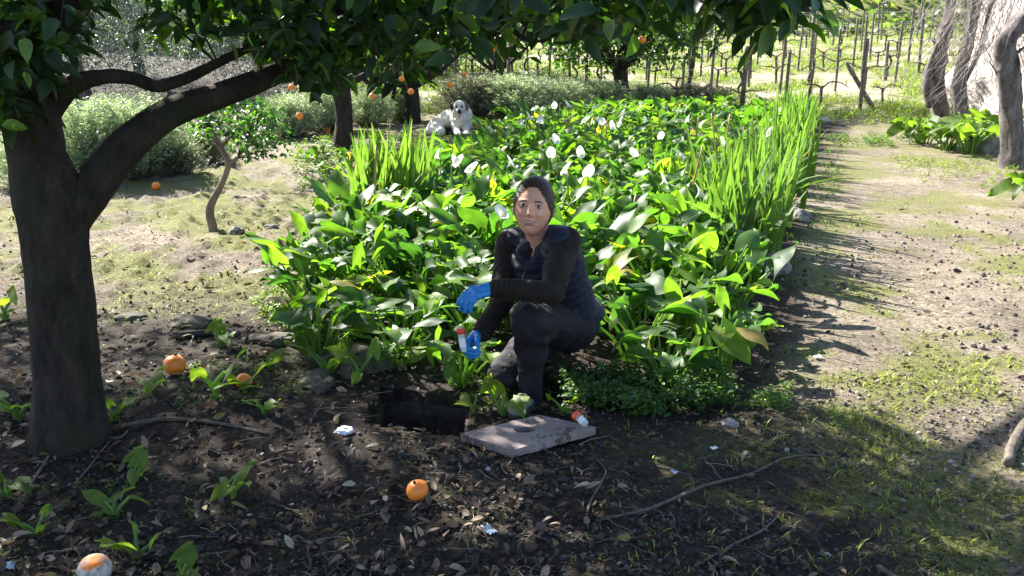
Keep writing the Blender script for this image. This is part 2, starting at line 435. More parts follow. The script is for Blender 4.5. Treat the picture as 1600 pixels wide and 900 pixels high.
# ------------------------------------------------------------------ orange trees
SH = SUN_DIR
def twig_clusters(centers, per, size, base=(0.016, 0.038, 0.010), droop=0.5, spread=0.10, sizevar=0.35, seed=1, young=0.12):
    """leaf sprays round each centre: returns V, F, col"""
    r = np.random.default_rng(seed); n = len(centers)*per
    c = np.repeat(np.asarray(centers), per, axis=0)
    off = r.normal(0, 1, (n, 3)); off /= np.linalg.norm(off, axis=1)[:, None]+1e-6
    off *= (spread*r.uniform(0.2, 1, n)**0.6)[:, None]
    yaw = np.arctan2(-off[:, 0], off[:, 1])+r.normal(0, 0.6, n)
    pitch = -droop+r.normal(0, 0.45, n)
    roll = r.normal(0, 0.6, n)
    Mx = rotm(pitch, roll, yaw)
    s = size*(1+r.uniform(-sizevar*1.3, sizevar, n))
    col = np.array(base)[None]*(1+r.normal(0, 0.22, (n, 1)))
    y = r.uniform(0, 1, n) < young
    col[y] = np.array([0.07, 0.13, 0.02])*(1+r.normal(0, 0.15, (y.sum(), 1)))
    dead = r.uniform(0, 1, n) < 0.0008
    col[dead] = (0.45, 0.35, 0.04)
    tp = LEAF if size > 0.07 else LEAF_S
    return scatter(tp[0], tp[1], c+off, Mx, s, np.clip(col, 0.003, 1))

def sphere_tpl(seg=16, rings=10, r=1.0, jit=0.0, seed=0):
    V = [(0, 0, r)]; q = np.random.default_rng(seed)
    for i in range(1, rings):
        th = math.pi*i/rings
        for k in range(seg):
            ph = 2*math.pi*k/seg; rr = r*(1+jit*q.uniform(-1, 1))
            V.append((rr*math.sin(th)*math.cos(ph), rr*math.sin(th)*math.sin(ph), rr*math.cos(th)))
    V.append((0, 0, -r)); Fq = []; Ft = []
    for k in range(seg): Ft.append((0, 1+k, 1+(k+1) % seg))
    for i in range(rings-2):
        for k in range(seg):
            a = 1+i*seg; Fq.append((a+k, a+seg+k, a+seg+(k+1) % seg, a+(k+1) % seg))
    l = 1+(rings-2)*seg
    for k in range(seg): Ft.append((len(V)-1, l+(k+1) % seg, l+k))
    return np.array(V), [np.array(Fq), np.array(Ft)]
def fruit_mesh(rot=False):
    V, Fc = sphere_tpl(28, 18)
    V[:, 2] *= 0.93
    d = np.exp(-((V[:, 0]**2+V[:, 1]**2)/0.03))*(V[:, 2] > 0); V[:, 2] -= d*0.06
    V += 0.012*np.sin(V[:, [1, 2, 0]]*5)
    if rot:
        k = np.exp(-(((V-np.array([0.25, -0.85, 0.2]))**2).sum(1))/0.12); V *= (1-0.16*k)[:, None]
    return npmesh('orange_fruit', V*0.041, Fc, M['rotten' if rot else 'orange'])
_fr = fruit_mesh(); FRUIT = _fr.data; bpy.data.objects.remove(_fr)
_fr = fruit_mesh(True); ROTTEN = _fr.data; bpy.data.objects.remove(_fr)
M['calyx'] = m_plain('calyx', (0.06, 0.08, 0.02), 0.7, 60, 0.2, 0)
_v, _f = tube([(0, 0, 0.036), (0, 0, 0.041), (0.001, 0, 0.047)], [0.007, 0.0045, 0.002], 8)
_c = npmesh('calyx', _v, _f, M['calyx']); CALYX = _c.data; bpy.data.objects.remove(_c)

def hang_fruit(parent, loc, s=1.0):
    o = link('orange', FRUIT, None, parent); o.location = Vector(loc)-parent.location; o.scale = (s, s, s)
    o.rotation_euler = (random.uniform(-.3, .3), random.uniform(-.3, .3), random.uniform(0, 6))
    k = link('calyx', CALYX, None, o)

def crown_points(n, cx, cy, cz, rx, ry, rz, seed, low=-1.0):
    r = np.random.default_rng(seed); out = []
    lobes = r.normal(0, 0.45, (9, 3))
    while len(out) < n:
        l = lobes[r.integers(0, 9)]; p = l+r.normal(0, 0.34, 3)
        if np.linalg.norm(p) < 1.15 and p[2] > low: out.append((cx+p[0]*rx, cy+p[1]*ry, cz+p[2]*rz))
    return np.array(out)

def orange_tree(name, base, trunk, limbs, centers, per, size, label, fruits=(), seed=1, bark='bark', droop=0.5, spread=0.12, cat='tree', tw=True, base_col=(0.015, 0.036, 0.010), young=0.12, jitter=0.07):
    t = empty(name, base, 0, label, cat)
    mb = MB()
    mb.add(*tube([p[0] for p in trunk], [p[1] for p in trunk], 18, jitter, True, seed, 6))
    for li, l in enumerate(limbs): mb.add(*tube([p[0] for p in l], [p[1] for p in l], 12, jitter, True, seed+li+1, 5))
    mb.build('trunk', M[bark], t, shift=base)
    V, Fq, col = twig_clusters(centers, per, size, seed=seed, droop=droop, spread=spread, base=base_col, young=young)
    npmesh('crown', V, Fq, M['orange_leaf'], t, col, True, base)
    if tw:
        # twigs that carry the leaf sprays, joined to the nearest limb point
        segs = np.array([np.array(p[0], float) for l in limbs for p in l]+[np.array(p[0], float) for p in trunk[-2:]])
        mb = MB(); r = np.random.default_rng(seed)
        for c in centers[::3]:
            d = segs-c; dd = (d**2).sum(1); s = segs[dd.argmin()]
            v = c-s; L = np.linalg.norm(v)
            if L < 0.05: continue
            st = s+v*max(0, 1-0.6/L)
            mid = (st+c)/2+r.normal(0, 0.03, 3)+np.array([0, 0, 0.03])
            mb.add(*tube([st, mid, c], [0.006, 0.004, 0.002], 4, 0, False))
        if mb.n: mb.build('twigs', M['bark'], t, shift=base)
    for f in fruits: hang_fruit(t, f[:3], f[3] if len(f) > 3 else 1)
    return t

# shade that the photograph shows on the ground, used to decide where the high canopy is dense or open
SHADE = [at(*p) for p in ((-260, 455), (60, 470), (150, 485), (330, 475), (470, 520), (590, 600), (760, 640), (1120, 632), (1190, 600), (1330, 640), (1480, 668), (1700, 690), (2000, 900))]
SHADE = [(p.x, p.y) for p in SHADE]+[(3.2, 0.6), (-3.6, 0.6)]
LIT = [(P(800, 62, 3.4), .38), (P(760, 85, 3.5), .3), (P(860, 40, 3.2), .3), (P(500, 60, 4.0), .3), (P(330, 60, 3.6), .3), (P(640, 110, 3.6), .25), (P(990, 20, 2.8), .2), (P(790, 590, 3.42), .16)]
def crown_big():
    pts = []
    r = np.random.default_rng(5)
    # canopy above the frame: dense where it shades the foreground, open where the sun reaches the ground
    tanE = math.tan(SUN_EL)
    tries = 0
    while len(pts) < 1750 and tries < 200000:
        tries += 1
        gx, gy = r.uniform(-3.5, 3.6), r.uniform(0.6, 4.9)
        if not in_poly(np.array([gx]), np.array([gy]), SHADE)[0]: continue
        dens = 1.0
        k = float(vnoise(np.array([gx]), np.array([gy]), 2.6, 77)[0]+0.5*vnoise(np.array([gx]), np.array([gy]), 7, 78)[0])
        gap = 0.10*min(1, max(0, gx-0.6)) + (0.2 if gx < -1.1 and gy > 3.0 else 0)
        if k < -0.34+gap: continue
        z = r.uniform(2.15, 3.6); d = (z-0.25)/tanE
        X = gx+SUN_H.x*d; Yy = gy+SUN_H.y*d
        if (z-CAM_H)/max(Yy, 0.1) < math.tan(R(4.2)): continue
        if math.hypot(X+1.4, Yy-4.4) > 4.4: continue
        if any((Vector((X, Yy, z))-t_).cross(SUN_DIR).length < rr_ for t_, rr_ in LIT): continue
        pts.append((X, Yy, z))
    # what hangs into the picture: (polygon, depth range, count)
    regs = [
        ([(-40, -80), (120, -80), (110, 60), (60, 120), (-40, 110)], (2.7, 3.9), 100),
        ([(-40, 90), (45, 90), (35, 200), (20, 235), (-40, 225)], (2.7, 3.1), 20),
        ([(100, -80), (150, -80), (120, 10), (100, 30)], (2.8, 3.6), 14),
        ([(265, -80), (520, -80), (500, 80), (400, 62), (350, 35), (290, 10)], (3.0, 4.6), 100),
        ([(150, -80), (280, -80), (270, -20), (160, -30)], (3.0, 4.2), 22),
        ([(190, 55), (330, 30), (330, 78), (200, 78)], (3.2, 3.8), 7),
        ([(400, -80), (640, -80), (640, 85), (560, 95), (470, 100), (420, 70)], (2.9, 4.6), 125),
        ([(455, 95), (520, 95), (480, 118)], (3.0, 3.4), 5),
        ([(600, -80), (780, -80), (760, 60), (720, 125), (640, 130), (610, 90)], (2.8, 4.6), 95),
        ([(650, 120), (715, 120), (705, 145), (665, 150)], (2.6, 3.1), 10),
        ([(760, -80), (930, -80), (920, 30), (860, 48), (790, 20)], (2.4, 3.8), 48),
        ([(730, 20), (800, 10), (820, 70), (750, 75)], (3.0, 3.9), 14),
        ([(900, -80), (1130, -80), (1080, -5), (1000, 10), (910, 20)], (2.1, 3.5), 46),
        ([(1120, -90), (1290, -90), (1270, -14), (1150, 0)], (1.8, 2.3), 20),
        ([(1160, -10), (1230, -10), (1210, 25), (1170, 20)], (1.9, 2.1), 4),
    ]
    for poly, (y0, y1), n in regs:
        xs = [p[0] for p in poly]; ys = [p[1] for p in poly]; c = 0
        while c < n:
            px, py = r.uniform(min(xs), max(xs)), r.uniform(min(ys), max(ys))
            if not in_poly(np.array([px]), np.array([py]), poly)[0]: continue
            py -= (8 if 420 < px < 690 else (6 if px > 800 else 28)) if px < 1120 else 8
            if 660 < px < 790 and py > 66: c += .5; continue
            if px < 640 and py < -10 and r.uniform() < .3: c += 1; continue
            p = P(px, py, r.uniform(y0, y1)); pts.append((p.x, p.y, p.z)); c += 1
    return np.array(pts)
bt = at(112, 690)
B = (bt.x, bt.y, 0.0)
def pp(px, py, Y): 
    v = P(px, py, Y); return (v.x, v.y, v.z)
bx, by = bt.x, bt.y
trunk = [((bx, by, -0.1), 0.21), ((bx-.0, by, 0.02), 0.143), (pp(108, 600, by), 0.112), (pp(95, 480, by), 0.110), (pp(86, 380, by), 0.1075), (pp(76, 300, by+.02), 0.1176), (pp(58, 240, by+.05), 0.0924), (pp(38, 130, by+.1), 0.0966), (pp(30, 30, by+.15), 0.0840), (pp(20, -90, by+.3), 0.0714), (pp(60, -300, by+.6), 0.0504)]
limb1 = [(pp(95, 350, by+.02), 0.0840), (pp(135, 305, by+.05), 0.0714), (pp(190, 235, by+.15), 0.0655), (pp(262, 180, by+.3), 0.0554), (pp(340, 150, by+.4), 0.0487), (pp(420, 118, by+.5), 0.0437), (pp(520, 70, by+.6), 0.0386), (pp(640, 0, by+.8), 0.0336), (pp(780, -120, by+1.1), 0.0252)]
limb2 = [(pp(70, 180, by+.1), 0.05), (pp(110, 135, by+.1), 0.035), (pp(160, 120, by+.15), 0.026), (pp(205, 122, by+.2), 0.024), (pp(245, 134, by+.2), 0.023), (pp(290, 122, by+.3), 0.021), (pp(340, 98, by+.4), 0.018), (pp(420, 60, by+.5), 0.014)]
limb3 = [(pp(40, 60, by+.1), 0.08), (pp(100, 10, by+.0), 0.07), (pp(130, -60, by-.1), 0.06), (pp(300, -160, by-.2), 0.05), (pp(620, -190, by-.5), 0.045), (pp(950, -170, by-.9), 0.035), (pp(1230, -120, by-1.1), 0.015)]
limb4 = [(pp(420, 20, by+.9), 0.035), (pp(560, 16, by+.6), 0.034), (pp(640, 12, by+.5), 0.03), (pp(730, 5, by+.4), 0.026), (pp(800, -30, by+.3), 0.02)]
limb5 = [(pp(720, -10, by+.1), 0.016), (pp(770, 20, by), 0.011), (pp(815, 58, by-.05), 0.008), (pp(850, 64, by-.1), 0.006)]
limb6 = [(pp(60, -60, by+.3), 0.075), ((-1.9, 4.2, 2.45), 0.06), ((-1.2, 5.2, 2.7), 0.045), ((-.3, 6.1, 2.8), 0.03)]
limb7 = [((-1.9, 4.2, 2.45), 0.05), ((-2.8, 5.2, 2.8), 0.04), ((-3.4, 6.2, 3.0), 0.02)]
roots = [[((bx+.10*math.cos(a_), by+.10*math.sin(a_), .07), .05), ((bx+.2*math.cos(a_), by+.2*math.sin(a_), .015), .032), ((bx+.42*math.cos(a_+.2), by+.42*math.sin(a_+.2), -.02), .02), ((bx+.6*math.cos(a_+.1), by+.6*math.sin(a_+.1), -.06), .012)] for a_ in (-.5,)]
limb8 = [((-1.2, 5.2, 2.7), 0.035), ((-.2, 4.8, 2.9), 0.03), ((.9, 5.0, 2.8), 0.015)]
orange_tree('orange_tree', B, trunk, [limb1, limb2, limb3, limb4, limb5, limb6, limb7, limb8], crown_big(), 12, 0.074,
            'large dark orange tree in the left foreground with a thick forked trunk', [(*pp(628, 91, 4.3), .75), (*pp(764, 73, 4.6), .95)], seed=3, young=0.16)

def fruit_list(cx, cy, cz, pts): return [(*pp(px, py, Y), s) for px, py, Y, s in pts]
# mid-distance trees
def mid_tree(px, py, label, top_px, top_py, r0, n, cr, cz, fruits=(), seed=1, per=9, size=0.085, fork=False, ch=0.9, low=-1, per_col=(0.022, 0.05, 0.012), cd=(0, 0)):
    b_ = at(px, py); Y = b_.y; z0 = ghf(b_.x, Y)
    tp = P(top_px, top_py, Y)
    tr = [((b_.x, Y, z0-.1), r0*1.35), ((b_.x, Y, z0+.06), r0*1.1), ((b_.x*.5+tp.x*.5+.03, Y, (z0+tp.z)/2), r0*.9), ((tp.x, Y, tp.z), r0)]
    limbs = []
    rr = random.Random(seed)
    for k in range(6):
        a = k*1.05+rr.uniform(-.3, .3); L = cr*0.75
        limbs.append([((tp.x, Y, tp.z-.05), r0*.45), ((tp.x+math.cos(a)*L*.4, Y+math.sin(a)*L*.4, tp.z+.45), r0*.28), ((tp.x+cd[0]+math.cos(a)*L, Y+cd[1]+math.sin(a)*L, cz+rr.uniform(0, .4)), r0*.15)])
    limbs.append([((tp.x, Y, tp.z), r0*.8), ((tp.x+.1, Y, cz), r0*.5), ((tp.x, Y+.1, cz+ch*.7), r0*.2)])
    if fork:
        limbs.append([((b_.x+.02, Y, z0+.1), r0*.8), ((b_.x+fork, Y+.05, (z0+tp.z)/2), r0*.65), ((b_.x+fork*1.8, Y, tp.z+.1), r0*.5), ((b_.x+fork*3, Y, cz), r0*.3)])
    cen = crown_points(n, tp.x+cd[0], Y+cd[1], cz, cr, cr, ch, seed, low)
    orange_tree('orange_tree', (b_.x, Y, z0), tr, limbs, cen, per, size, label, [(*pp(*f[:3]), f[3]) for f in fruits], seed, spread=0.2, tw=False, base_col=per_col)
mid_tree(536, 232, 'orange tree with a straight mid-size trunk behind the blade-leaved clump', 532, 130, 0.12, 620, 2.9, 2.5,
         [(468, 181, 9.8, 1.0), (456, 136, 9.8, .9), (582, 150, 10, .9), (628, 123, 9.6, .8), (642, 143, 10, .9)], 21, ch=1.0, low=-.75)
mid_tree(644, 190, 'orange tree with a grey trunk just left of the dog', 640, 135, 0.14, 480, 2.6, 2.3, [(703, 132, 12.0, 1)], 22, ch=1.0, low=-.75, size=.09)
mid_tree(597, 188, 'slender forked orange tree standing between two thicker trunks', 590, 140, 0.07, 180, 1.6, 2.1, [], 23, fork=.14, ch=.9, low=-.6, size=.09)
mid_tree(972, 168, 'round-crowned orange tree at the far end of the bed before the vineyard', 968, 108, 0.15, 900, 1.95, 1.85, [(1003, 62, 16.4, 1.9), (1190, 20, 17, 1)], 24, ch=1.15, size=.115, low=-.95)
mid_tree(1075, 150, 'slender tall orange tree behind the grey bush, its unseen crown set to shade the path', 1085, 60, 0.05, 420, 2.2, 3.3, [], 25, ch=.7, size=.115, low=-.85, cd=(-.9, -2.1))  # crown shifted off its trunk, out of view, to cast the path's far shadow band
mid_tree(780, 165, 'low orange tree between the dog and the vineyard', 775, 110, 0.10, 360, 2.1, 2.4, [(725, 116, 15, 1.1), (780, 100, 15, 1.1)], 26, ch=.85, size=.095, low=-.7, per_col=(.045, .09, .018))
# the small leaning tree on the left
b_ = at(333, 360); Y = b_.y
tr = [((b_.x, Y, -.06), .04), ((b_.x, Y, .02), .034), (pp(328, 325, Y), .032), (pp(348, 285, Y), .021), (pp(356, 256, Y), .022), (pp(345, 232, Y), .017), (pp(332, 205, Y), .012)]
lb = [[(pp(356, 256, Y), .014), (pp(372, 246, Y), .01), (pp(385, 215, Y+.1), .006)], [(pp(345, 232, Y), .01), (pp(365, 210, Y+.1), .008), (pp(400, 190, Y+.2), .005)], [(pp(345, 235, Y), .009), (pp(320, 200, Y-.1), .005)]]
cc = []
rr = np.random.default_rng(9)
poly = [(300, 170), (350, 150), (420, 160), (450, 190), (440, 235), (395, 250), (370, 240), (350, 215), (305, 205)]
while len(cc) < 130:
    px, py = rr.uniform(300, 450), rr.uniform(150, 250)
    if in_poly(np.array([px]), np.array([py]), poly)[0]: cc.append(pp(px, py, Y+rr.uniform(-.35, .35)))
orange_tree('small_citrus_tree', (b_.x, Y, 0), tr, lb, np.array(cc), 9, 0.050, 'small crooked young citrus tree alone on the sunlit ground', [], 31, 'bark2', spread=.07, base_col=(.024, .055, .026))

# ------------------------------------------------------------------ rosemary-like bushes and hedges
def bush_proto(name, seed, nsp, base_c, nl=22, hgt=1.0, sprL=0.28, nlen=0.045):
    r = np.random.default_rng(seed)
    t = empty(name)
    # sprigs on a dome, pointing up and out
    th = r.uniform(0, 2*math.pi, nsp); rad = np.sqrt(r.uniform(0, 1, nsp)); zz = r.uniform(0.15, 1, nsp)
    lump = 0.8+0.25*np.sin(3*th+seed)+0.12*np.sin(7*th)
    prof = np.sqrt(np.clip(1-(zz*0.96)**2, 0, 1))
    px = np.cos(th)*rad*prof*0.55*lump; py = np.sin(th)*rad*prof*0.55*lump; pz = zz*hgt*0.85*(0.85+0.3*lump-0.25)
    out = np.stack([np.cos(th)*rad, np.sin(th)*rad, np.full(nsp, 1.1)], -1)+r.normal(0, .25, (nsp, 3))
    out /= np.linalg.norm(out, axis=1)[:, None]
    pos = np.stack([px, py, pz], -1)
    n = nsp*nl
    k = np.tile(np.linspace(0, 1, nl), nsp)
    pr = np.repeat(pos, nl, 0); dr = np.repeat(out, nl, 0)
    lp = pr+dr*(k*sprL)[:, None]+r.normal(0, .006, (n, 3))
    az = r.uniform(0, 2*math.pi, n)
    yaw = np.arctan2(-dr[:, 0], dr[:, 1])+r.normal(0, 1.2, n); pit = r.uniform(0.1, 1.3, n)
    col = np.array(base_c)[None]*(1+r.normal(0, .22, (n, 1)))
    V, Fq, col = scatter(NEEDLE[0]*np.array([2.0, 1, 1]), NEEDLE[1], lp, rotm(pit, r.normal(0, .8, n), yaw), nlen*(1+r.uniform(-.3, .3, n)), np.clip(col, .005, 1))
    npmesh('foliage', V, Fq, M['rosemary'], t, col)
    mb = MB()
    for i in range(0, nsp, 4):
        p = pos[i]; mb.add(*tube([(p[0]*.1, p[1]*.1, 0), (p[0]*.6, p[1]*.6, p[2]*.5), p, p+out[i]*sprL*.8], [.012, .008, .004, .002], 4, 0, False))
    mb.build('branches', M['twig'], t)
    return t
def tree_copy(o, parent=None):
    c = o.copy(); C.objects.link(c)
    if parent is not None: c.parent = parent
    for ch in list(o.children): tree_copy(ch, c)
    return c
class Proto:
    def __init__(s, o): s.o = o; s.used = False
    def put(s, loc, rz=0, sc=1, label=None, group=None, cat=None):
        if not s.used: c = s.o; s.used = True
        else: c = tree_copy(s.o)
        c.location = loc; c.rotation_euler = (0, 0, rz); c.scale = sc if isinstance(sc, tuple) else (sc, sc, sc)
        return tag(c, label, cat, group)
    def done(s):
        if not s.used:
            for ch in list(s.o.children_recursive): bpy.data.objects.remove(ch)
            bpy.data.objects.remove(s.o)
GB = (0.30, 0.37, 0.27)
BP = [Proto(bush_proto('rosemary_bush', 40+i, 750, GB, 30, nlen=.05, sprL=.42)) for i in range(3)]
BD = Proto(bush_proto('grey_bush', 50, 900, (0.17, 0.185, 0.15), 20, sprL=.2, nlen=.045))
bushes = [  # px centre, base py, width px, top py, proto, label
    (135, 292, 130, 165, 0, 'tall sunlit silver-green rosemary bush right beside the big trunk'),
    (205, 285, 130, 155, 1, 'silver-green rosemary bush in the fork of the big tree'),
    (30, 300, 120, 215, 2, 'grey-green bush behind the big trunk at the left edge'),
    (262, 283, 90, 215, 3, 'dry brownish bush with bare stems left of the small citrus tree'),
    (310, 262, 90, 190, 3, 'grey shrub behind the small citrus tree'),
    (505, 208, 90, 130, 1, 'pale rosemary bush left of the straight orange trunk'),
    (450, 215, 90, 150, 0, 'rosemary bush behind the small citrus crown'),
    (570, 196, 80, 140, 2, 'pale green bush between the straight trunk and the forked tree'),
    (625, 188, 60, 135, 0, 'green-grey bush behind the forked orange tree'),
    (735, 186, 120, 108, 3, 'dark grey-green bush above the head of the dog'),
    (800, 184, 120, 118, 1, 'pale rosemary bush just right of the dog'),
    (870, 178, 110, 125, 0, 'pale rosemary bush behind the first white flowers'),
    (935, 174, 90, 128, 2, 'small pale bush left of the far orange trunk'),
    (1020, 172, 60, 135, 1, 'small bush right of the far orange trunk'),
    (1088, 172, 125, 124, 3, 'rounded dark grey bush before the vineyard posts'),
    (1000, 160, 50, 125, 2, 'thin green bush half hidden by the far orange trunk'),
]
for px, py, w, ty, k, lab in bushes:
    p = at(px, py); z = ghf(p.x, p.y)
    hh = P(px, ty, p.y).z-z; ww = w/F*p.y
    pr = BD if k == 3 else BP[k]
    pr.put((p.x, p.y+.25, z-.03), random.uniform(0, 6), (ww, ww, hh*0.98), lab, None, 'bush')

# ------------------------------------------------------------------ olive trees on the left slope and other far trees
def far_tree(x, y, h, r, label, name='olive_tree', col=(0.15, 0.19, 0.20), n=300, per=34, size=.075, seed=1, low=-0.85, mat='olive', tr=.13, czf=0.62):
    z = ghf(x, y); t = empty(name, (x, y, z), 0, label, 'tree')
    mb = MB(); r0 = random.Random(seed)
    mb.add(*tube([(0, 0, -.1), (.03, 0, .3), (-.05, .03, .8), (.05, 0, 1.3)], [tr*1.5, tr, tr*.9, tr*.8], 12, .15, True, seed, 4))
    for k in range(5):
        a = k*1.26+r0.uniform(-.3, .3)
        mb.add(*tube([(.04, 0, 1.2), (math.cos(a)*r*.35, math.sin(a)*r*.35, h*.5), (math.cos(a)*r*.8, math.sin(a)*r*.8, h*.75)], [tr*.6, tr*.35, tr*.1], 8, .1, True, seed+k, 3))
    mb.build('trunk', M['bark_olive'], t)
    cen = crown_points(n, 0, 0, h*czf, r, r, h*.42, seed, low)
    q = np.random.default_rng(seed); N = n*per
    pos = np.repeat(cen, per, 0)+q.normal(0, .17, (N, 3))
    c = np.array(col)[None]*(1+q.normal(0, .25, (N, 1)))
    V, Fq, c = scatter(LEAF_S[0]*np.array([.6, 1, 1]), LEAF_S[1], pos, rotm(q.uniform(-1.2, 1.2, N), q.uniform(-1, 1, N), q.uniform(0, 6.3, N)), size*(1+q.uniform(-.3, .3, N)), np.clip(c, .004, 1))
    npmesh('crown', V, Fq, M[mat], t, c)
    return t
OL = dict(low=-1.1, czf=.40, n=520, per=46)
far_tree(-7.6, 16.0, 4.4, 2.2, 'silvery olive tree seen through the fork of the big tree', seed=61, **OL)
far_tree(-11.0, 17.0, 4.6, 2.4, 'silvery olive tree behind the big trunk at far left', seed=62, **OL)
far_tree(-8.6, 21.0, 5, 2.6, 'olive tree further back above the rosemary bushes', seed=63, **OL)
far_tree(-4.6, 20.0, 5, 2.3, 'grey olive tree far behind the small citrus tree', seed=64, **OL)
far_tree(-13.5, 21, 5, 2.6, 'olive tree at the back of the left slope', seed=65, **OL)
far_tree(-1.6, 25.0, 5, 2.5, 'green tree far behind the forked orange tree', seed=66, name='broadleaf_tree', col=(.07, .13, .03), mat='orange_leaf', size=.09, **OL)
far_tree(-5.6, 27.0, 6, 3.0, 'large green tree at the back behind the olives', seed=67, name='broadleaf_tree', col=(.06, .11, .04), mat='orange_leaf', size=.10, **OL)

# ------------------------------------------------------------------ vineyard
def post_mesh(h, r, seed):
    q = random.Random(seed)
    V, Fc = tube([(0, 0, -.2), (q.uniform(-.01, .01), 0, h*.3), (q.uniform(-.02, .02), 0, h*.7), (0, 0, h)], [r*1.05, r, r*.97, r*.9], 9, .07, True, seed, 2)
    o = npmesh('vineyard_post', V, Fc, M['post']); o.data.name = 'post'; return o
PM = []
for i in range(4):
    o = post_mesh(1.35, .045, 70+i); PM.append(o.data); bpy.data.objects.remove(o)
def vine_mesh(seed):
    q = random.Random(seed); mb = MB()
    z = .45+q.uniform(-.05, .08); x = q.uniform(-.06, .06)
    mb.add(*tube([(0, 0, -.08), (x, .02, .15), (-x, -.02, .3), (x*.5, 0, z)], [.03, .026, .028, .03], 8, .2, True, seed, 3))
    for s in (-1, 1):
        L = q.uniform(.3, .6)
        mb.add(*tube([(x*.5, 0, z-.04), (s*L*.3, q.uniform(-.04, .04), z+q.uniform(-.02, .09)), (s*L*.7, q.uniform(-.04, .04), z+q.uniform(-.05, .10)), (s*L, 0, z+q.uniform(-.06, .12))], [.018, .013, .010, .006], 7, .3, True, seed+s, 3))
        for k in range(2):
            xx = s*L*q.uniform(.3, .95); mb.add(*tube([(xx, 0, z), (xx+q.uniform(-.03, .03), 0, z+q.uniform(.06, .14))], [.009, .005], 5, 0, True))
    o = mb.build('grapevine', M['vine']); return o
VM = []
for i in range(5):
    o = vine_mesh(80+i); VM.append(o.data); bpy.data.objects.remove(o)

rowsY = [17.6, 19.6, 21.7, 23.8, 26.0, 28.4, 31.0, 33.8, 36.8]
ords = ['first', 'second', 'third', 'fourth', 'fifth', 'sixth', 'seventh', 'eighth', 'ninth']
front = [(1160, 172, 72, 1.25, 'pale stout vineyard post nearest to the end of the path'), (1226, 165, 78, 1., 'vineyard post with a blue-grey tie, second from the left of the near row'),
         (1262, 168, 92, .8, 'thin dark vineyard post leaning close to the tied post'), (1343, 172, 60, 1.1, 'thick grey vineyard corner post with a slanting brace'),
         (1381, 150, 64, 1.0, 'dark upright vineyard post right of the braced one'), (795, 168, 94, 1., 'dark short post left of the far orange tree crown'),
         (916, 165, 92, .9, 'post left of the far orange trunk'), (1065, 152, 88, .9, 'grey post above the rounded dark bush'), (1010, 150, 95, .8, 'post right of the far orange trunk'),
         (840, 160, 98, .8, 'slim post behind the pale bushes')]
r = random.Random(5)
for px, by_, ty, k, lab in front:
    p = at(px, by_, 0.0)
    for _ in range(6): z = ghf(p.x, p.y); p = at(px, by_, z)
    hh = P(px, ty, p.y).z-z
    o = link('vineyard_post', PM[r.randrange(4)], None); o.location = (p.x, p.y, z); o.scale = (k*.85, k*.85, hh/1.35)
    o.rotation_euler = (r.uniform(-.03, .03), r.uniform(-.06, .03), r.uniform(0, 6)); tag(o, lab, 'post')
# slanting brace of the corner post
V_, F_ = tube([(1.0, 0, 0), (0, 0, 1)], [1, 1], 8)
p = at(1352, 172); z = ghf(p.x, p.y)
bz = P(1322, 98, p.y+.1); b0 = P(1366, 172, p.y+.05)
V_, F_ = tube([tuple(b0), tuple((b0+bz)/2), tuple(bz)], [.05, .045, .035], 9, .1, True, 3, 2)
o = npmesh('brace_post', V_, F_, M['post'], shift=tuple(b0)); o.location = b0; tag(o, 'slanting wooden brace leaning against the thick corner post', 'post')

for ri, Y in enumerate(rowsY):
    slope = 0.10                         # rows run slightly away to the right
    sp = 1.35 if ri < 4 else 1.6
    x0, x1 = xat(700 if ri < 2 else 620, Y), xat(1475, Y)
    row_y = lambda x: Y+slope*(x-2)
    xs = []; x = x0+r.uniform(0, sp)
    while x < x1: xs.append(x); x += sp*r.uniform(.85, 1.2)
    for i, x in enumerate(xs):
        y = row_y(x); z = ghf(x, y)
        if ri > 0:
            o = link('vineyard_post', PM[r.randrange(4)], None); o.location = (x, y, z); s = r.uniform(.55, .8)
            o.scale = (s, s, r.uniform(.85, 1.12)); o.rotation_euler = (r.uniform(-.04, .04), r.uniform(-.07, .07), r.uniform(0, 6))
            tag(o, 'slim wooden post in the %s vineyard row from the garden' % ords[ri], 'post', 'posts of the %s vineyard row' % ords[ri])
        o = link('grapevine', VM[r.randrange(5)], None); xv = x+sp*.5; yv = row_y(xv); o.location = (xv, yv, ghf(xv, yv))
        o.rotation_euler = (0, 0, r.choice((0, math.pi))+r.uniform(-.15, .15)); s = r.uniform(.85, 1.2); o.scale = (s, s, s)
        tag(o, 'leafless gnarled grapevine in the %s vineyard row from the garden' % ords[ri], 'vine', 'grapevines of the %s vineyard row' % ords[ri])
    mb = MB()
    for h in (.55, 1.0):
        ps = []; 
        for x in np.linspace(x0, x1+1, 14): ps.append((x, row_y(x)-.05, ghf(x, row_y(x))*0+float(base_h(np.array([x]), np.array([row_y(x)]))[0])+h+.02*math.sin(x*2.3)))
        mb.add(*tube(ps, .003, 4, 0, False))
    o = mb.build('trellis_wires', M['wire']); tag(o, 'thin pale trellis wires strung along the %s vineyard row' % ords[ri], 'wires')
# low wire mesh fence between the path end and vineyard
mb = MB(); Yf = 16.9
fx0, fx1 = xat(1010, Yf), xat(1465, Yf)
for h in np.linspace(.05, .95, 8): mb.add(*tube([(x, Yf+.05*(x-2), h+float(base_h(np.array([x]), np.array([Yf]))[0])) for x in np.linspace(fx0, fx1, 8)], .0016, 4, 0, False))
for x in np.arange(fx0, fx1, .15):
    z = float(base_h(np.array([x]), np.array([Yf]))[0]); mb.add(*tube([(x, Yf+.05*(x-2), z), (x, Yf+.05*(x-2), z+.95)], .0013, 4, 0, False))
o = mb.build('wire_fence', M['wire']); tag(o, 'low square-mesh wire fence between the path end and the vineyard', 'fence')

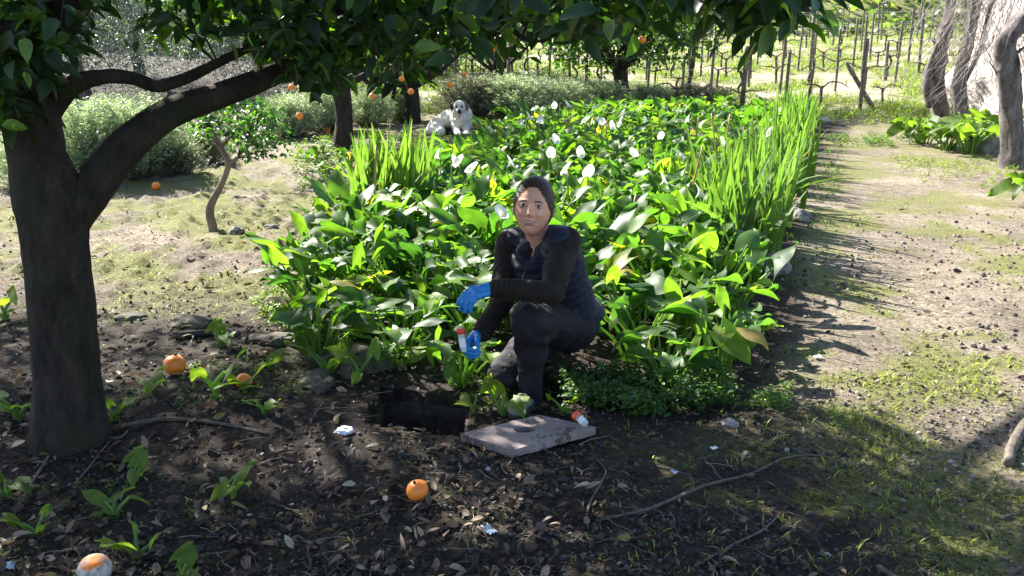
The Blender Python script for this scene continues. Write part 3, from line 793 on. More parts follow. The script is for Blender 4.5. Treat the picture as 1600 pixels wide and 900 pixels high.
# hill scrub (a far-off mass)
q = np.random.default_rng(91); n = 26000
x = q.uniform(-30, 45, n); y = 40+q.uniform(0, 1, n)**1.3*45; z = gh(x, y)+q.uniform(-.1, .55, n)*(0.6+vnoise(x, y, .5, 55))
x2 = q.uniform(-26, -2.5, 9000); y2 = np.maximum(23, 30+x2*.2)+q.uniform(0, 14, 9000); z2 = gh(x2, y2)+q.uniform(-.1, 1.3, 9000)*(.6+vnoise(x2, y2, .6, 56))
x = np.concatenate([x, x2]); y = np.concatenate([y, y2]); z = np.concatenate([z, z2]); n = len(x)
c = np.array([.085, .13, .045])[None]*(1+q.normal(0, .3, (n, 1))); c[26000:] *= .6
V, Fq, c = scatter(LEAF_S[0]*np.array([1.4, 1, 1]), LEAF_S[1], np.stack([x, y, z], -1), rotm(q.uniform(-1, 1.2, n), q.uniform(-1, 1, n), q.uniform(0, 6.3, n)), q.uniform(.22, .5, n), np.clip(c, .01, 1))
tag(npmesh('hillside_scrub', V, Fq, M['herb'], None, c), 'green scrub covering the hillside above the vineyard', 'scrub', kind='stuff')

# ------------------------------------------------------------------ rock face, gnarled trunks and hanging stems on the right
def rock_mesh(sx, sy, sz, seed, amp=.18, sub=4):
    bm = bmesh.new(); bmesh.ops.create_icosphere(bm, subdivisions=sub, radius=1)
    from mathutils import noise as mn
    o = Vector((seed*3.1, seed*1.7, seed))
    for v in bm.verts:
        d = mn.fractal(v.co*1.3+o, .8, 2.1, 7)*amp*2+(mn.voronoi(v.co*2.0+o)[0][0])*amp*.9
        v.co *= 1+d; v.co.x *= sx; v.co.y *= sy; v.co.z *= sz
    me = bpy.data.meshes.new('rock'); bm.to_mesh(me); bm.free()
    for p in me.polygons: p.use_smooth = (sub >= 4)
    return me
def rock(name, px, py, sx, sy, sz, mat, label, seed, cat='rock', dz=0.3, rz=0, amp=.18, sub=4, Yo=0):
    p = at(px, py); z = ghf(p.x, p.y+Yo)
    o = link(name, rock_mesh(sx, sy, sz, seed, amp, sub), M[mat]); o.location = (p.x, p.y+Yo, z+sz*dz); o.rotation_euler = (0, 0, rz)
    return tag(o, label, cat)
o = link('rock_face', rock_mesh(1.3, 3.0, 2.1, 3, .17, 6), M['whiterock']); o.location = (9.6, 15.0, .5); tag(o, 'bright pale rock face behind the gnarled trunks at the right edge', 'rock')
o = link('boulder', rock_mesh(.35, .3, .22, 8, .14), M['rock']); p = at(1562, 238); o.location = (p.x, p.y, ghf(p.x, p.y)+.08); tag(o, 'pale rounded boulder at the foot of the right-hand trunk', 'rock')
def gnarled(name, pts, label, seed, extra=()):
    b0 = pts[0][0]
    t = empty(name, b0, 0, label, 'tree'); mb = MB()
    mb.add(*tube([p[0] for p in pts], [p[1] for p in pts], 18, .27, True, seed, 5))
    for e in extra: mb.add(*tube([p[0] for p in e], [p[1] for p in e], 8, .15, True, seed+3, 4))
    mb.build('trunk', M['bark_olive'], t, shift=b0)
    return t
Y = at(1585, 262).y
G1 = gnarled('gnarled_tree', [(pp(1583, 268, Y), .16), (pp(1584, 235, Y), .12), (pp(1578, 170, Y), .11), (pp(1575, 110, Y), .12), (pp(1572, 70, Y), .10), (pp(1590, 40, Y), .09), (pp(1625, 10, Y), .08), (pp(1680, -60, Y), .05)],
        'dark gnarled trunk standing nearest on the right edge', 101, [[(pp(1580, 90, Y), .02), (pp(1605, 70, Y-.1), .012), (pp(1620, 60, Y-.2), .006)], [(pp(1575, 140, Y), .015), (pp(1555, 110, Y), .009), (pp(1545, 95, Y), .005)]])
Y = 14.6
G2 = gnarled('gnarled_tree', [(pp(1470, 186, Y), 0.144), (pp(1466, 160, Y), 0.115), (pp(1464, 120, Y), 0.108), (pp(1470, 85, Y), 0.094), (pp(1476, 50, Y), 0.094), (pp(1484, 10, Y), 0.072), (pp(1492, -60, Y), 0.058)],
        'leaning gnarled trunk closest to the vineyard fence', 102, [[(pp(1458, 165, Y-.1), 0.101), (pp(1450, 130, Y-.1), 0.094), (pp(1452, 105, Y), 0.058), (pp(1470, 60, Y), 0.036)]])
G3 = gnarled('gnarled_tree', [(pp(1502, 192, Y-.5), 0.144), (pp(1499, 160, Y-.5), 0.108), (pp(1500, 120, Y-.5), 0.094), (pp(1512, 70, Y-.5), 0.086), (pp(1522, 20, Y-.5), 0.079), (pp(1535, -60, Y-.5), 0.058)],
        'grey gnarled trunk in the middle before the pale rock', 103, [[(pp(1500, 140, Y-.5), 0.043), (pp(1530, 80, Y-.6), 0.036), (pp(1545, 20, Y-.6), 0.029), (pp(1570, -50, Y-.5), 0.022)]])
q = random.Random(8)
def stems(parent, cx, Yc, n, spread, seed, lean):
    """thin leafless climbing stems arching down and away from the trunk"""
    mb = MB(); q = random.Random(seed); b = parent.location
    for i in range(n):
        x0 = cx+q.gauss(0, spread); top = q.uniform(-110, 70); yy = Yc+q.uniform(-.5, .5)
        L = q.uniform(50, 150); d = -q.uniform(.1, .9)*lean*2 if q.random() < .8 else q.uniform(.1, .5)
        ps = [(x0, top), (x0+d*L*.25+q.gauss(0, 5), top+L*.25), (x0+d*L*.65+q.gauss(0, 7), top+L*.55), (x0+d*L*1.1+q.gauss(0, 9), top+L*.8), (x0+d*L*1.3+q.gauss(0, 12), top+L)]
        ps = [(a_, min(b_, 188)) for a_, b_ in ps]; r_ = q.uniform(.003, .008)
        mb.add(*tube([pp(a_, b_, yy+q.gauss(0, .05)) for a_, b_ in ps], [r_, r_*.9, r_*.7, r_*.5, r_*.3], 5, 0, False, i, 4), )
    mb.build('hanging_stems', M['pale_twig'], parent, shift=tuple(b))
M['pale_twig'] = m_bark('pale_twig', (0.20, 0.17, 0.155), (0.42, 0.37, 0.35), 30)
stems(G2, 1505, 14.0, 75, 20, 1, .35); stems(G3, 1560, 13.2, 120, 30, 2, .4); stems(G1, 1610, 10.4, 26, 24, 3, .25)

# ------------------------------------------------------------------ calla lilies
CG = [(0.055, 0.125, 0.028), (0.085, 0.165, 0.030), (0.035, 0.09, 0.030), (0.13, 0.20, 0.03), (0.26, 0.22, 0.05)]
def calla_proto(name, seed, nleaf, h, lsize, spread, young=False, flower=False, extra_col=None):
    q = random.Random(seed); t = empty(name)
    mbL = MB(); mbS = MB()
    for i in range(nleaf):
        a = i*2.4+q.uniform(-.5, .5); rb = spread*.35*q.random(); rt = spread*(.35+.75*q.random())
        hh = h*q.uniform(.55, 1.05)
        b0 = np.array([math.cos(a)*rb, math.sin(a)*rb, -.03]); t0 = np.array([math.cos(a)*rt, math.sin(a)*rt, hh])
        mid = (b0+t0)/2+np.array([-math.cos(a)*.02, -math.sin(a)*.02, .06*h])
        mbS.add(*tube([b0, mid, t0], [.0085, .007, .0045], 6, 0, False, i, 3), col=(.14, .24, .055))
        L = lsize*q.uniform(.55, 1.3)
        V, Fq = CALLA[q.randrange(6)]
        pitch = q.gauss(.30, .6); yaw = a-math.pi/2+q.gauss(0, .6); roll = q.gauss(0, .35)
        Mx = rotm(pitch, roll, yaw)
        c = np.array(CG[q.choices((0, 1, 2, 3, 4), (5, 4, 4, 1.6, .35))[0]])*q.uniform(.8, 1.2)
        if extra_col is not None: c = np.array(extra_col)*q.uniform(.8, 1.2)
        V2, F2, c2 = scatter(V, Fq, [t0], Mx, [(L*q.uniform(.8, 1.15), L, L)], [c])
        mbL.add(V2, F2, c2)
    mbL.build('foliage', M['calla_leaf'], t)
    mbS.build('stem', M['blade'], t)
    if flower:
        add_flower(t, seed, h*1.22, s=.64)
    return t
def spathe_mesh(seed):
    q = random.Random(seed); V = []; nt_, na = 9, 20
    for i in range(nt_+1):
        t = i/nt_
        for k in range(na+1):
            th = -math.pi*1.06+2*math.pi*1.06*k/na
            rr = .006+.008*t+.044*t**3
            tipf = max(0, math.cos(th))**3
            z = .085*t**.8-.010*t**4; rr += tipf*.050*t**4; z -= tipf*.004*t**4
            rr *= 1+.06*math.sin(5*th+seed)*t**3
            ov = 0.003*(k/na)
            V.append(((rr+ov)*math.sin(th), (rr+ov)*math.cos(th), z+(.03*(1-t)*0)))
    # slanting mouth: the back lower than the tip side
    V = np.array(V); V[:, 2] += V[:, 1]*.35*(V[:, 2]/.09)
    Fq = []
    for i in range(nt_):
        for k in range(na): a = i*(na+1)+k; Fq.append((a, a+1, a+na+2, a+na+1))
    o = npmesh('flower', V, np.array(Fq), M['spathe']); me = o.data; bpy.data.objects.remove(o); return me
SP = [spathe_mesh(1)]
_v, _f = tube([(0, 0, .01), (0, 0, .05), (0, 0, .085)], [.006, .0065, .003], 8); _o = npmesh('spadix', _v, _f, M['spadix']); SPX = _o.data; bpy.data.objects.remove(_o)
def add_flower(t, seed, h, xy=(0, 0), s=1.0):
    q = random.Random(seed); x, y = xy
    V, Fc = tube([(x*.2, y*.2, -.02), (x*.5, y*.5, h*.5), (x, y, h)], [.008, .007, .006], 6, 0, False, 0, 4)
    npmesh('flower_stalk', V, Fc, M['blade'], t, np.broadcast_to(np.array([.12, .22, .05]), (len(V), 3)))
    f = link('flower', SP[0], None, t); f.location = (x, y, h-.005); f.rotation_euler = (q.uniform(.1, .9), q.uniform(-.25, .25), q.uniform(0, 6.28)); f.scale = (s, s, s)
    sx = link('spadix', SPX, None, f)

bed = [at(*p) for p in ((475, 548), (482, 470), (545, 420), (560, 385), (660, 345), (665, 300), (745, 272), (795, 232), (850, 205), (960, 193), (1130, 193), (1190, 200), (1205, 222), (1165, 260), (1115, 310), (1095, 400), (1130, 470), (1150, 520), (1140, 580), (960, 618), (880, 600), (700, 560), (640, 575))]
bed = [(p.x, p.y) for p in bed]
KNEEL = [(-.26, 3.15), (.42, 3.15), (.52, 3.95), (.30, 4.15), (-.02, 4.1), (-.26, 3.75)]
CP = [Proto(calla_proto('calla_lily', 200+i, 22, .34, .160, .25)) for i in range(6)]
CPn = [Proto(calla_proto('calla_lily', 220+i, 17, .28, .142, .20)) for i in range(3)]
CPt = [Proto(calla_proto('calla_lily', 230+i, 36, .35, .15, .30)) for i in range(2)]
CPf = [Proto(calla_proto('calla_lily', 240+i, 15, .36, .160, .25, flower=True)) for i in range(5)]
# places of the sword-leaved clumps (kept free of callas)
spots = [(600, 362, 1.25, 'at the left of the bed'), (576, 352, 1.1, 'left edge of the left group'), (635, 355, 1.15, 'right side of the left group'), (618, 345, 1.15, 'back of the left group'),
         (1150, 425, 1.22, 'nearest of the long row'), (1185, 405, 1.12, 'second of the long row'), (1125, 405, 1.15, 'leaning into the bed at the row start'), (1170, 380, 1.2, 'third of the long row'), (1200, 355, 1.15, 'fourth of the long row'), (1150, 355, 1.15, 'inner side of the long row'),
         (1205, 328, 1.12, 'fifth of the long row'), (1185, 310, 1., 'inner middle of the long row'), (1225, 300, 1., 'path side of the row middle'), (1205, 285, 1.05, 'sixth of the long row'), (1235, 275, 1., 'path side beyond the middle'), (1215, 262, 1.05, 'seventh of the long row'), (1240, 252, 1., 'eighth of the long row'),
         (1220, 240, 1.1, 'ninth of the long row'), (1248, 232, 1.05, 'tenth of the long row'), (1232, 222, 1.1, 'eleventh of the long row'), (1250, 214, 1.1, 'path side of the far end'), (1228, 208, 1.1, 'inner side of the far end'), (1244, 202, 1.1, 'last of the long row'), (1060, 330, .8, 'alone inside the bed'), (1075, 322, .8, 'close to the lone inner clump'), (1105, 340, .8, 'between inner clump and row')]
GLP = [(at(s_[0], s_[1]).x, at(s_[0], s_[1]).y) for s_ in spots]
r = random.Random(33)
placed = []
def free(x, y, d):
    return all((x-a)**2+(y-b)**2 > d*d for a, b in placed)
FLW = [(865, 168), (885, 163), (836, 175), (813, 190), (823, 183), (842, 191), (718, 256), (737, 269), (688, 240), (705, 250), (919, 275), (888, 270), (915, 190), (954, 194), (973, 193), (1032, 280), (1088, 302), (783, 330), (1078, 185), (843, 286), (793, 252), (1035, 212), (940, 196), (1125, 222), (1205, 205), (868, 214), (990, 236), (1062, 238), (905, 232), (1005, 188), (858, 240)]
fl_lab = ['beside the bamboo canes at the far left of the bed', 'between the two far bamboo canes', 'nearest to the dog in the far part of the bed', 'at the far left edge of the bed', 'in the far left cluster', 'at the right of the far left cluster',
          'in the pair left above the woman', 'next to the left middle bamboo cane', 'leftmost in the bed', 'second from the left of the bed', 'right above the shoulder of the woman', 'just right of the head of the woman', 'in the shaded far middle', 'below the far round-crowned tree', 'just right under the far round-crowned tree',
          'right of the middle of the bed', 'near the blade-leaved row', 'beside the face of the woman', 'near the far right of the bed', 'behind the head of the woman', 'above left of the head of the woman', 'in the dark far right part', 'left of the far tree foot', 'beside the far blade-leaved plants', 'inside the far end of the blade-leaved row', 'right below the far pair of canes', 'in the middle between head and far tree', 'left of the cane pair at the right', 'above right of the head of the woman', 'directly under the far round-crowned tree', 'straight above the head of the woman, mid bed']
for i, (px, py) in enumerate(FLW):
    p = at(px, py, .49); z = ghf(p.x, p.y)
    CPf[i % 5].put((p.x, p.y, z), r.uniform(0, 6), r.uniform(.98, 1.1), 'calla lily with white flower, '+fl_lab[i], 'flowering calla lilies', 'plant'); placed.append((p.x, p.y))
# hand placed big clumps of the near bed
for px, py, k, s, lab in [(560, 480, 'T', .95, 'dense tall calla clump with long pale stalks at the near left of the bed'), (650, 500, 'T', .9, 'dense calla clump behind the raised glove'), (500, 560, 'n', 1.0, 'calla clump at the left front corner of the bed'),
                          (1120, 580, 'n', 1.05, 'calla clump at the right front corner of the bed'), (1000, 560, 'n', 1.05, 'calla clump at the front right of the woman'), (1060, 520, 'n', 1.1, 'calla clump in the sunlit front right of the bed'), (720, 600, 'n', .75, 'small calla clump just behind the lower glove'),
                          (735, 540, 'n', 1.0, 'bright calla clump under the raised glove')]:
    p = at(px, py); lst = CPt if k == 'T' else CPn
    lst[r.randrange(len(lst))].put((p.x, p.y, ghf(p.x, p.y)), r.uniform(0, 6), s, lab, None, 'plant'); placed.append((p.x, p.y))
tries = 0; cnt = 0
while tries < 60000 and cnt < 290:
    tries += 1
    x, y = r.uniform(-2.3, 6.5), r.uniform(3.3, 16.5)
    if not in_poly(np.array([x]), np.array([y]), bed)[0]: continue
    if in_poly(np.array([x]), np.array([y]), KNEEL)[0]: continue
    d = .27 if y < 5 else (.28 if y < 7.5 else .38)
    if any((x-a)**2+(y-b2)**2 < .27**2 for a, b2 in GLP): continue
    if not free(x, y, d): continue
    placed.append((x, y)); cnt += 1
    near = y < 4.5
    lst = CPn if near else CP
    px_ = 800+x/(y*math.cos(PITCH)+CAM_H*math.sin(PITCH))*F
    zone = ('near strip', 'strip level with the woman\'s head', 'strip behind the left sword-leaved group', 'strip level with the dog', 'last strip before the vineyard')[int(np.digitize(y, [4.7, 6.2, 8.5, 11.5]))]
    zone = ('left side, ', 'centre, ', 'right side, ')[int(np.digitize(px_, [730, 960]))]+zone
    lst[r.randrange(len(lst))].put((x, y, ghf(x, y)), r.uniform(0, 6.28), r.uniform(.85, 1.15)*(1.0 if y > 4.2 else .8), 'leafy calla lily without flower, bed %s' % zone, 'calla lilies, bed '+zone, 'plant')
print('callas', cnt)
# young callas and single leaves scattered in the foreground
SD = [Proto(calla_proto('calla_seedling', 260+i, 4, .07, .078, .055, extra_col=(.10, .165, .035))) for i in range(4)]
sdl = [(515, 590, 1.5, 'pale green calla seedling at the pit edge, its two leaves upright'), (560, 600, 1.4, 'grey-green calla seedling beside the long mossy stone'), (627, 580, 1.1, 'calla seedling with one drooping leaf between stones and bed'), (340, 630, 1.5, 'large upright calla leaf left of the half hidden orange'),
       (385, 622, 1.0, 'calla seedling leaf over the half hidden orange'), (345, 545, 1.1, 'yellow-green calla seedling on the dark leaf litter'), (240, 625, 1.0, 'calla seedling in front of the orange near the big trunk'), (178, 665, .9, 'calla seedling against the right side of the big trunk'),
       (30, 660, 1.2, 'dark calla leaf left of the big trunk'), (175, 800, 1.0, 'calla seedling with two leaves above the rotten orange'), (55, 830, .8, 'calla seedling leaf at the lower left'), (210, 745, .9, 'small calla seedling in front of the big trunk'),
       (365, 780, 1.0, 'calla seedling with one flat leaf in the open litter'), (215, 865, .9, 'calla seedling just right of the rotten orange'), (415, 655, .8, 'small two-tone calla seedling'), (785, 645, 1.35, 'bright calla leaf at the boot of the woman'),
       (740, 645, .9, 'white-edged small calla beside the slab corner'), (10, 770, .9, 'calla seedling cut by the left edge'), (10, 500, 1.3, 'sunlit calla seedling left of the trunk'), (115, 450, 1.0, 'sunlit seedling behind the big trunk'), (285, 900, .8, 'dark calla seedling at the bottom edge'), (420, 580, .8, 'seedling with round pale leaf near the mossy log'),
       (1000, 640, 1.1, 'shaded calla seedling at the bed front edge'), (880, 650, .9, 'shaded calla seedling behind the vial')]
for px, py, s, lab in sdl:
    p = at(px, py); SD[r.randrange(4)].put((p.x, p.y, ghf(p.x, p.y)), r.uniform(0, 6), s, lab, None, 'plant')
# bright callas by the rock on the right
RB = [Proto(calla_proto('calla_lily', 280+i, 26, .34, .22, .32, extra_col=(.08, .14, .035))) for i in range(2)]
for px, py, s, lab in [(1440, 225, 1.0, 'yellow-green calla clump at the left of the rock bed'), (1480, 235, .95, 'yellow-green calla clump in the middle of the rock bed'), (1515, 240, 1.15, 'tall green calla clump against the pale rock'), (1545, 225, 1.1, 'green calla clump behind the boulder'), (1420, 213, .7, 'low yellow calla clump beside the shaded path'), (1632, 322, .8, 'yellow calla leaves entering at the right edge')]:
    p = at(px, py); RB[r.randrange(2)].put((p.x, p.y, ghf(p.x, p.y)), r.uniform(0, 6), s, lab, None, 'plant')
# leafy plants round the left trees
LP = [(500, 262, .6, 'calla clump to the left of the straight orange trunk'), (545, 262, .55, 'calla clump at the foot of the straight orange trunk'), (520, 280, .6, 'pale calla clump in front of the straight orange trunk'), (630, 228, .35, 'low calla clump left of the dog'), (670, 236, .3, 'low leafy clump in front of the dog tail'), (590, 225, .5, 'leafy clump beside the forked orange tree')]
for px, py, s, lab in LP:
    p = at(px, py); CP[r.randrange(6)].put((p.x, p.y, ghf(p.x, p.y)), r.uniform(0, 6), s, lab, None, 'plant')
for pr in CP+CPn+CPt+CPf+SD+RB+BP+[BD]: pr.done()

# ------------------------------------------------------------------ blade-leaved (gladiolus) clumps
def blade_proto(seed, n, h, spread):
    q = random.Random(seed); mb = MB()
    for i in range(n):
        a = q.uniform(0, 6.28); x, y = q.gauss(0, spread), q.gauss(0, spread*.8); hh = h*q.uniform(.6, 1.05)
        lean = q.gauss(0, .14); lean2 = q.gauss(0, .10); w = q.uniform(.015, .026); bend = q.uniform(0, .25)*(3 if q.random() < .08 else 1)
        V = []; rows = 7; f = q.uniform(0, 3.14)
        for k in range(rows+1):
            t = k/rows; ww = w*(1-t**2.6)+.0008
            cx = x+lean*hh*t+bend*lean*4*hh*t*t; cy = y+lean2*hh*t; cz = hh*t*(1-bend*.6*t*t)
            for s in (-1, 0, 1): V.append((cx+s*ww*math.cos(f), cy+s*ww*math.sin(f)+(0 if s else .004), cz-.02))
        Fq = []
        for k in range(rows):
            for s in (0, 1): b_ = k*3+s; Fq.append((b_, b_+1, b_+4, b_+3))
        c = np.array((.085, .155, .045))*q.uniform(.7, 1.3)
        if q.random() < .03: c = np.array((.22, .19, .08))
        mb.add(V, np.array(Fq), c)
    return mb.build('blade_leaved_plant', M['blade'])
GLD = [blade_proto(300+i, 36, .72, .09) for i in range(4)]
for i, (px, py, s, lab) in enumerate(spots):
    o = GLD[i] if i < 4 else GLD[i % 4].copy()
    if i >= 4: C.objects.link(o)
    p = at(px, py); o.location = (p.x, p.y, ghf(p.x, p.y)); o.rotation_euler = (0, 0, r.uniform(0, 6)); o.scale = (s*1.05, s*1.05, s)
    tag(o, 'tall sword-leaved green clump, '+lab, 'plant', 'sword-leaved clumps')

# ------------------------------------------------------------------ bamboo canes
canes = [(970, 410, 994, 304, 5.2, 'leaning bamboo cane right of the woman'), (583, 370, 588, 228, 6.0, 'bamboo cane in front of the left sword-leaved group'), (742, 300, 739, 222, 8.4, 'bamboo cane above left of the woman'), (945, 232, 948, 188, 9.2, 'short cane in the shaded middle of the bed'),
         (1118, 232, 1112, 177, 8.2, 'left cane of the pair by the sword-leaved row'), (1133, 232, 1141, 178, 8.2, 'right cane of the pair by the sword-leaved row'), (873, 195, 875, 160, 11.6, 'left cane of the far pair'), (889, 200, 893, 165, 11.2, 'right cane of the far pair'),
         (854, 285, 852, 248, 7.6, 'cane directly behind the head of the woman'), (859, 285, 857, 250, 7.7, 'second cane behind the head of the woman'), (1080, 300, 1098, 228, 6.6, 'slanting cane in the right of the bed'), (752, 215, 736, 172, 10.8, 'slanting cane in front of the dog'), (1029, 200, 1031, 178, 11, 'tiny cane in the far dark callas'), (604, 240, 610, 190, 8.6, 'thin cane behind the left sword-leaved group'), (1088, 210, 1092, 182, 10.4, 'thin dark cane at the far right of the bed')]
for bx_, by_, tx, ty, Y, lab in canes:
    a = P(bx_, by_, Y); b2 = P(tx, ty, Y); k = (a.z-(-.05))/(b2.z-a.z+1e-6); b0 = a-(b2-a)*k
    ps = [b0.lerp(b2, t) for t in (0, .25, .5, .75, 1)]
    V, Fc = tube([tuple(v) for v in ps], [.0075, .0072, .007, .0068, .0065], 8, .03, True, 1, 2)
    o = npmesh('bamboo_cane', V, Fc, M['cane'], shift=tuple(b0)); o.location = b0; tag(o, lab, 'cane')

# ------------------------------------------------------------------ pit and its cover
def hull_slab(corners, z0, z1, name, mat, bev=.004, parent=None):
    bm = bmesh.new()
    lo = [bm.verts.new((c[0], c[1], z0)) for c in corners]; hi = [bm.verts.new((c[0], c[1], z1)) for c in corners]
    bm.faces.new(lo[::-1]); bm.faces.new(hi); n = len(corners)
    for i in range(n): bm.faces.new((lo[i], lo[(i+1) % n], hi[(i+1) % n], hi[i]))
    bmesh.ops.recalc_face_normals(bm, faces=bm.faces)
    if bev: bmesh.ops.bevel(bm, geom=bm.edges[:], offset=bev, segments=2, affect='EDGES')
    me = bpy.data.meshes.new(name); bm.to_mesh(me); bm.free(); return link(name, me, mat, parent)
pc = Vector((sum(p.x for p in HC)/4, sum(p.y for p in HC)/4, 0))
pit = empty('inspection_pit', (pc.x, pc.y, -.5), 0, 'open square masonry pit in the ground in front of the woman', 'pit')
outer = [pc+(p-pc)*1.10 for p in HC]; inner = [pc+(p-pc)*.97 for p in HC]
for i in range(4):
    a, b2 = outer[i], outer[(i+1) % 4]; c_, d_ = inner[(i+1) % 4], inner[i]
    q4 = [(v.x-pc.x, v.y-pc.y) for v in (a.lerp(b2, .002), a.lerp(b2, .998), c_, d_)]
    w = hull_slab(q4, .0, .455, 'pit_wall', M['wall_pit'], 0, pit)
    bm = bmesh.new(); bm.from_mesh(w.data); bmesh.ops.subdivide_edges(bm, edges=bm.edges[:], cuts=12, use_grid_fill=True)
    from mathutils import noise as mn
    for v in bm.verts:
        v.co += mn.noise_vector(v.co*14+Vector((i, 0, 0)))*.007
    bm.to_mesh(w.data); bm.free()
# drain pipe mouth in the back wall
bw = inner[0].lerp(inner[1], .62)
V, Fc = tube([(bw.x-pc.x, bw.y-pc.y-.012, .20), (bw.x-pc.x-.002, bw.y-pc.y+.02, .20)], [.055, .055], 20)
m_dark = m_plain('dark_pipe', (.012, .010, .009), .8, 20, .2, .2)
npmesh('pipe_mouth', V, Fc, m_dark, pit)

sl = [at(720, 674, .05), at(801, 706, .035), at(931, 666, .045), at(842, 641, .06)]
sc_ = Vector((sum(p.x for p in sl)/4, sum(p.y for p in sl)/4, 0))
hp = at(819, 668, .05); NG = 120; th_ = .030
c4 = [np.array((p.x-sc_.x, p.y-sc_.y)) for p in sl]; hc_ = np.array((hp.x-sc_.x, hp.y-sc_.y)); bm = bmesh.new(); GV = []
from mathutils import noise as mn
for i in range(NG+1):
    for j in range(NG+1):
        a_, b_ = i/NG, j/NG; v2 = (c4[0]*(1-a_)+c4[1]*a_)*(1-b_)+(c4[3]*(1-a_)+c4[2]*a_)*b_
        rel = (v2-hc_)/np.array((.040, .026)); L_ = np.linalg.norm(rel)
        rim = min(a_, 1-a_, b_, 1-b_); nz_ = mn.fractal(Vector((v2[0]*16, v2[1]*16, 3)), .8, 2, 4)
        if rim < .001: v2 = v2+np.array((nz_, mn.noise(Vector((v2[0]*30, v2[1]*30, 9)))))*.0022
        GV.append(bm.verts.new((v2[0], v2[1], th_+nz_*.0006-(.003*max(0, nz_) if rim < .02 else 0)))); GV[-1].index = len(GV)-1
for i in range(NG):
    for j in range(NG):
        vs4 = [GV[i*(NG+1)+j], GV[(i+1)*(NG+1)+j], GV[(i+1)*(NG+1)+j+1], GV[i*(NG+1)+j+1]]
        m_ = sum((np.array(v.co[:2]) for v in vs4), np.zeros(2))/4
        if np.linalg.norm((m_-hc_)/np.array((.040, .026))) < 1: continue
        bm.faces.new(vs4)
bmesh.ops.delete(bm, geom=[v for v in bm.verts if not v.link_faces], context='VERTS')
bmesh.ops.recalc_face_normals(bm, faces=bm.faces)
if sum(f.normal.z for f in bm.faces) < 0: bmesh.ops.reverse_faces(bm, faces=bm.faces)
bm.normal_update()
cme = bpy.data.meshes.new('pit_cover'); bm.to_mesh(cme); bm.free(); cover = link('pit_cover', cme, M['slab']); sm_ = cover.modifiers.new('thick', 'SOLIDIFY'); sm_.thickness = th_; sm_.offset = -1
SLZ = max(ghf(p.x, p.y) for p in sl)+.002
cover.location = (sc_.x, sc_.y, SLZ); tag(cover, 'square rusty-grey stone slab with a finger hole, lying beside the pit', 'slab')
STOP = SLZ+.030

# ------------------------------------------------------------------ sample vials
m, nt, b = newmat('clear_plastic'); M['clear'] = m
b.inputs['Base Color'].default_value = (.85, .9, .93, 1); b.inputs['Roughness'].default_value = .12; b.inputs['Alpha'].default_value = .55
b.inputs['Transmission Weight'].default_value = .25
M['capred'] = m_plain('red_cap', (.72, .05, .04), .4, 30, .1, 0, spec=.5)
M['caporange'] = m_plain('orange_cap', (.85, .11, .04), .4, 30, .1, 0, spec=.5)
M['paper'] = m_plain('white_label', (.78, .78, .8), .6, 30, .06, 0)
def vial(loc, axis, cap, label, L=.085, rr=.0135):
    t = empty('sample_tube', loc, 0, label, 'tube'); t.rotation_euler = Vector(axis).to_track_quat('Z', 'Y').to_euler()
    V, Fc = tube([(0, 0, 0), (0, 0, .004), (0, 0, .012), (0, 0, L)], [rr*.5, rr*.85, rr, rr], 20); npmesh('tube_body', V, Fc, M['clear'], t)
    V, Fc = tube([(0, 0, L*.28), (0, 0, L*.75)], [rr*1.02, rr*1.02], 20, 0, False); npmesh('paper_label', V, Fc, M['paper'], t)
    V, Fc = tube([(0, 0, L-.004), (0, 0, L-.002), (0, 0, L+.014), (0, 0, L+.017)], [rr*1.1, rr*1.25, rr*1.25, rr*1.1], 24, .012); npmesh('cap', V, Fc, cap, t)
    return t
a = at(917, 664, STOP+.016); b2 = at(896, 645, STOP+.042)
vial(tuple(a), tuple(b2-a), M['caporange'], 'clear sample tube with an orange cap lying on the slab corner', .05, .014)

# ------------------------------------------------------------------ oranges on the ground
for px, py, dpx, k, lab in [(275, 591, 36, 0, 'whole orange on dark litter right of the big trunk'), (383, 616, 27, 0, 'orange half hidden behind a young calla leaf'), (653, 790, 38, 0, 'whole orange alone on the bare dark soil'), (150, 903, 56, 1, 'rotten mouldy orange at the bottom left'),
                            (245, 302, 13, 0, 'small distant orange on the sunny ground in the fork of the big tree'), (511, 208, 11, 0, 'reddish orange lying left of the straight orange trunk'), (648, 235, 10, 0, 'orange lying in weeds between blade-leaved clump and dog'), (1240, 336, 9, 0, 'dull orange at the path edge below the sword-leaved row')]:
    p = at(px, py); t = dpx/F*(p.y/math.cos(PITCH))/.082
    z = ghf(p.x, p.y)
    o = link('orange', ROTTEN if k else FRUIT, None); o.location = (p.x, p.y, z+.037*t); o.scale = (t, t, t)
    o.rotation_euler = (random.uniform(-.3, .5), random.uniform(-.4, .4), random.uniform(0, 6)) if not k else (.25, .1, .25)
    tag(o, lab, 'orange')
    if not k: link('calyx', CALYX, None, o)

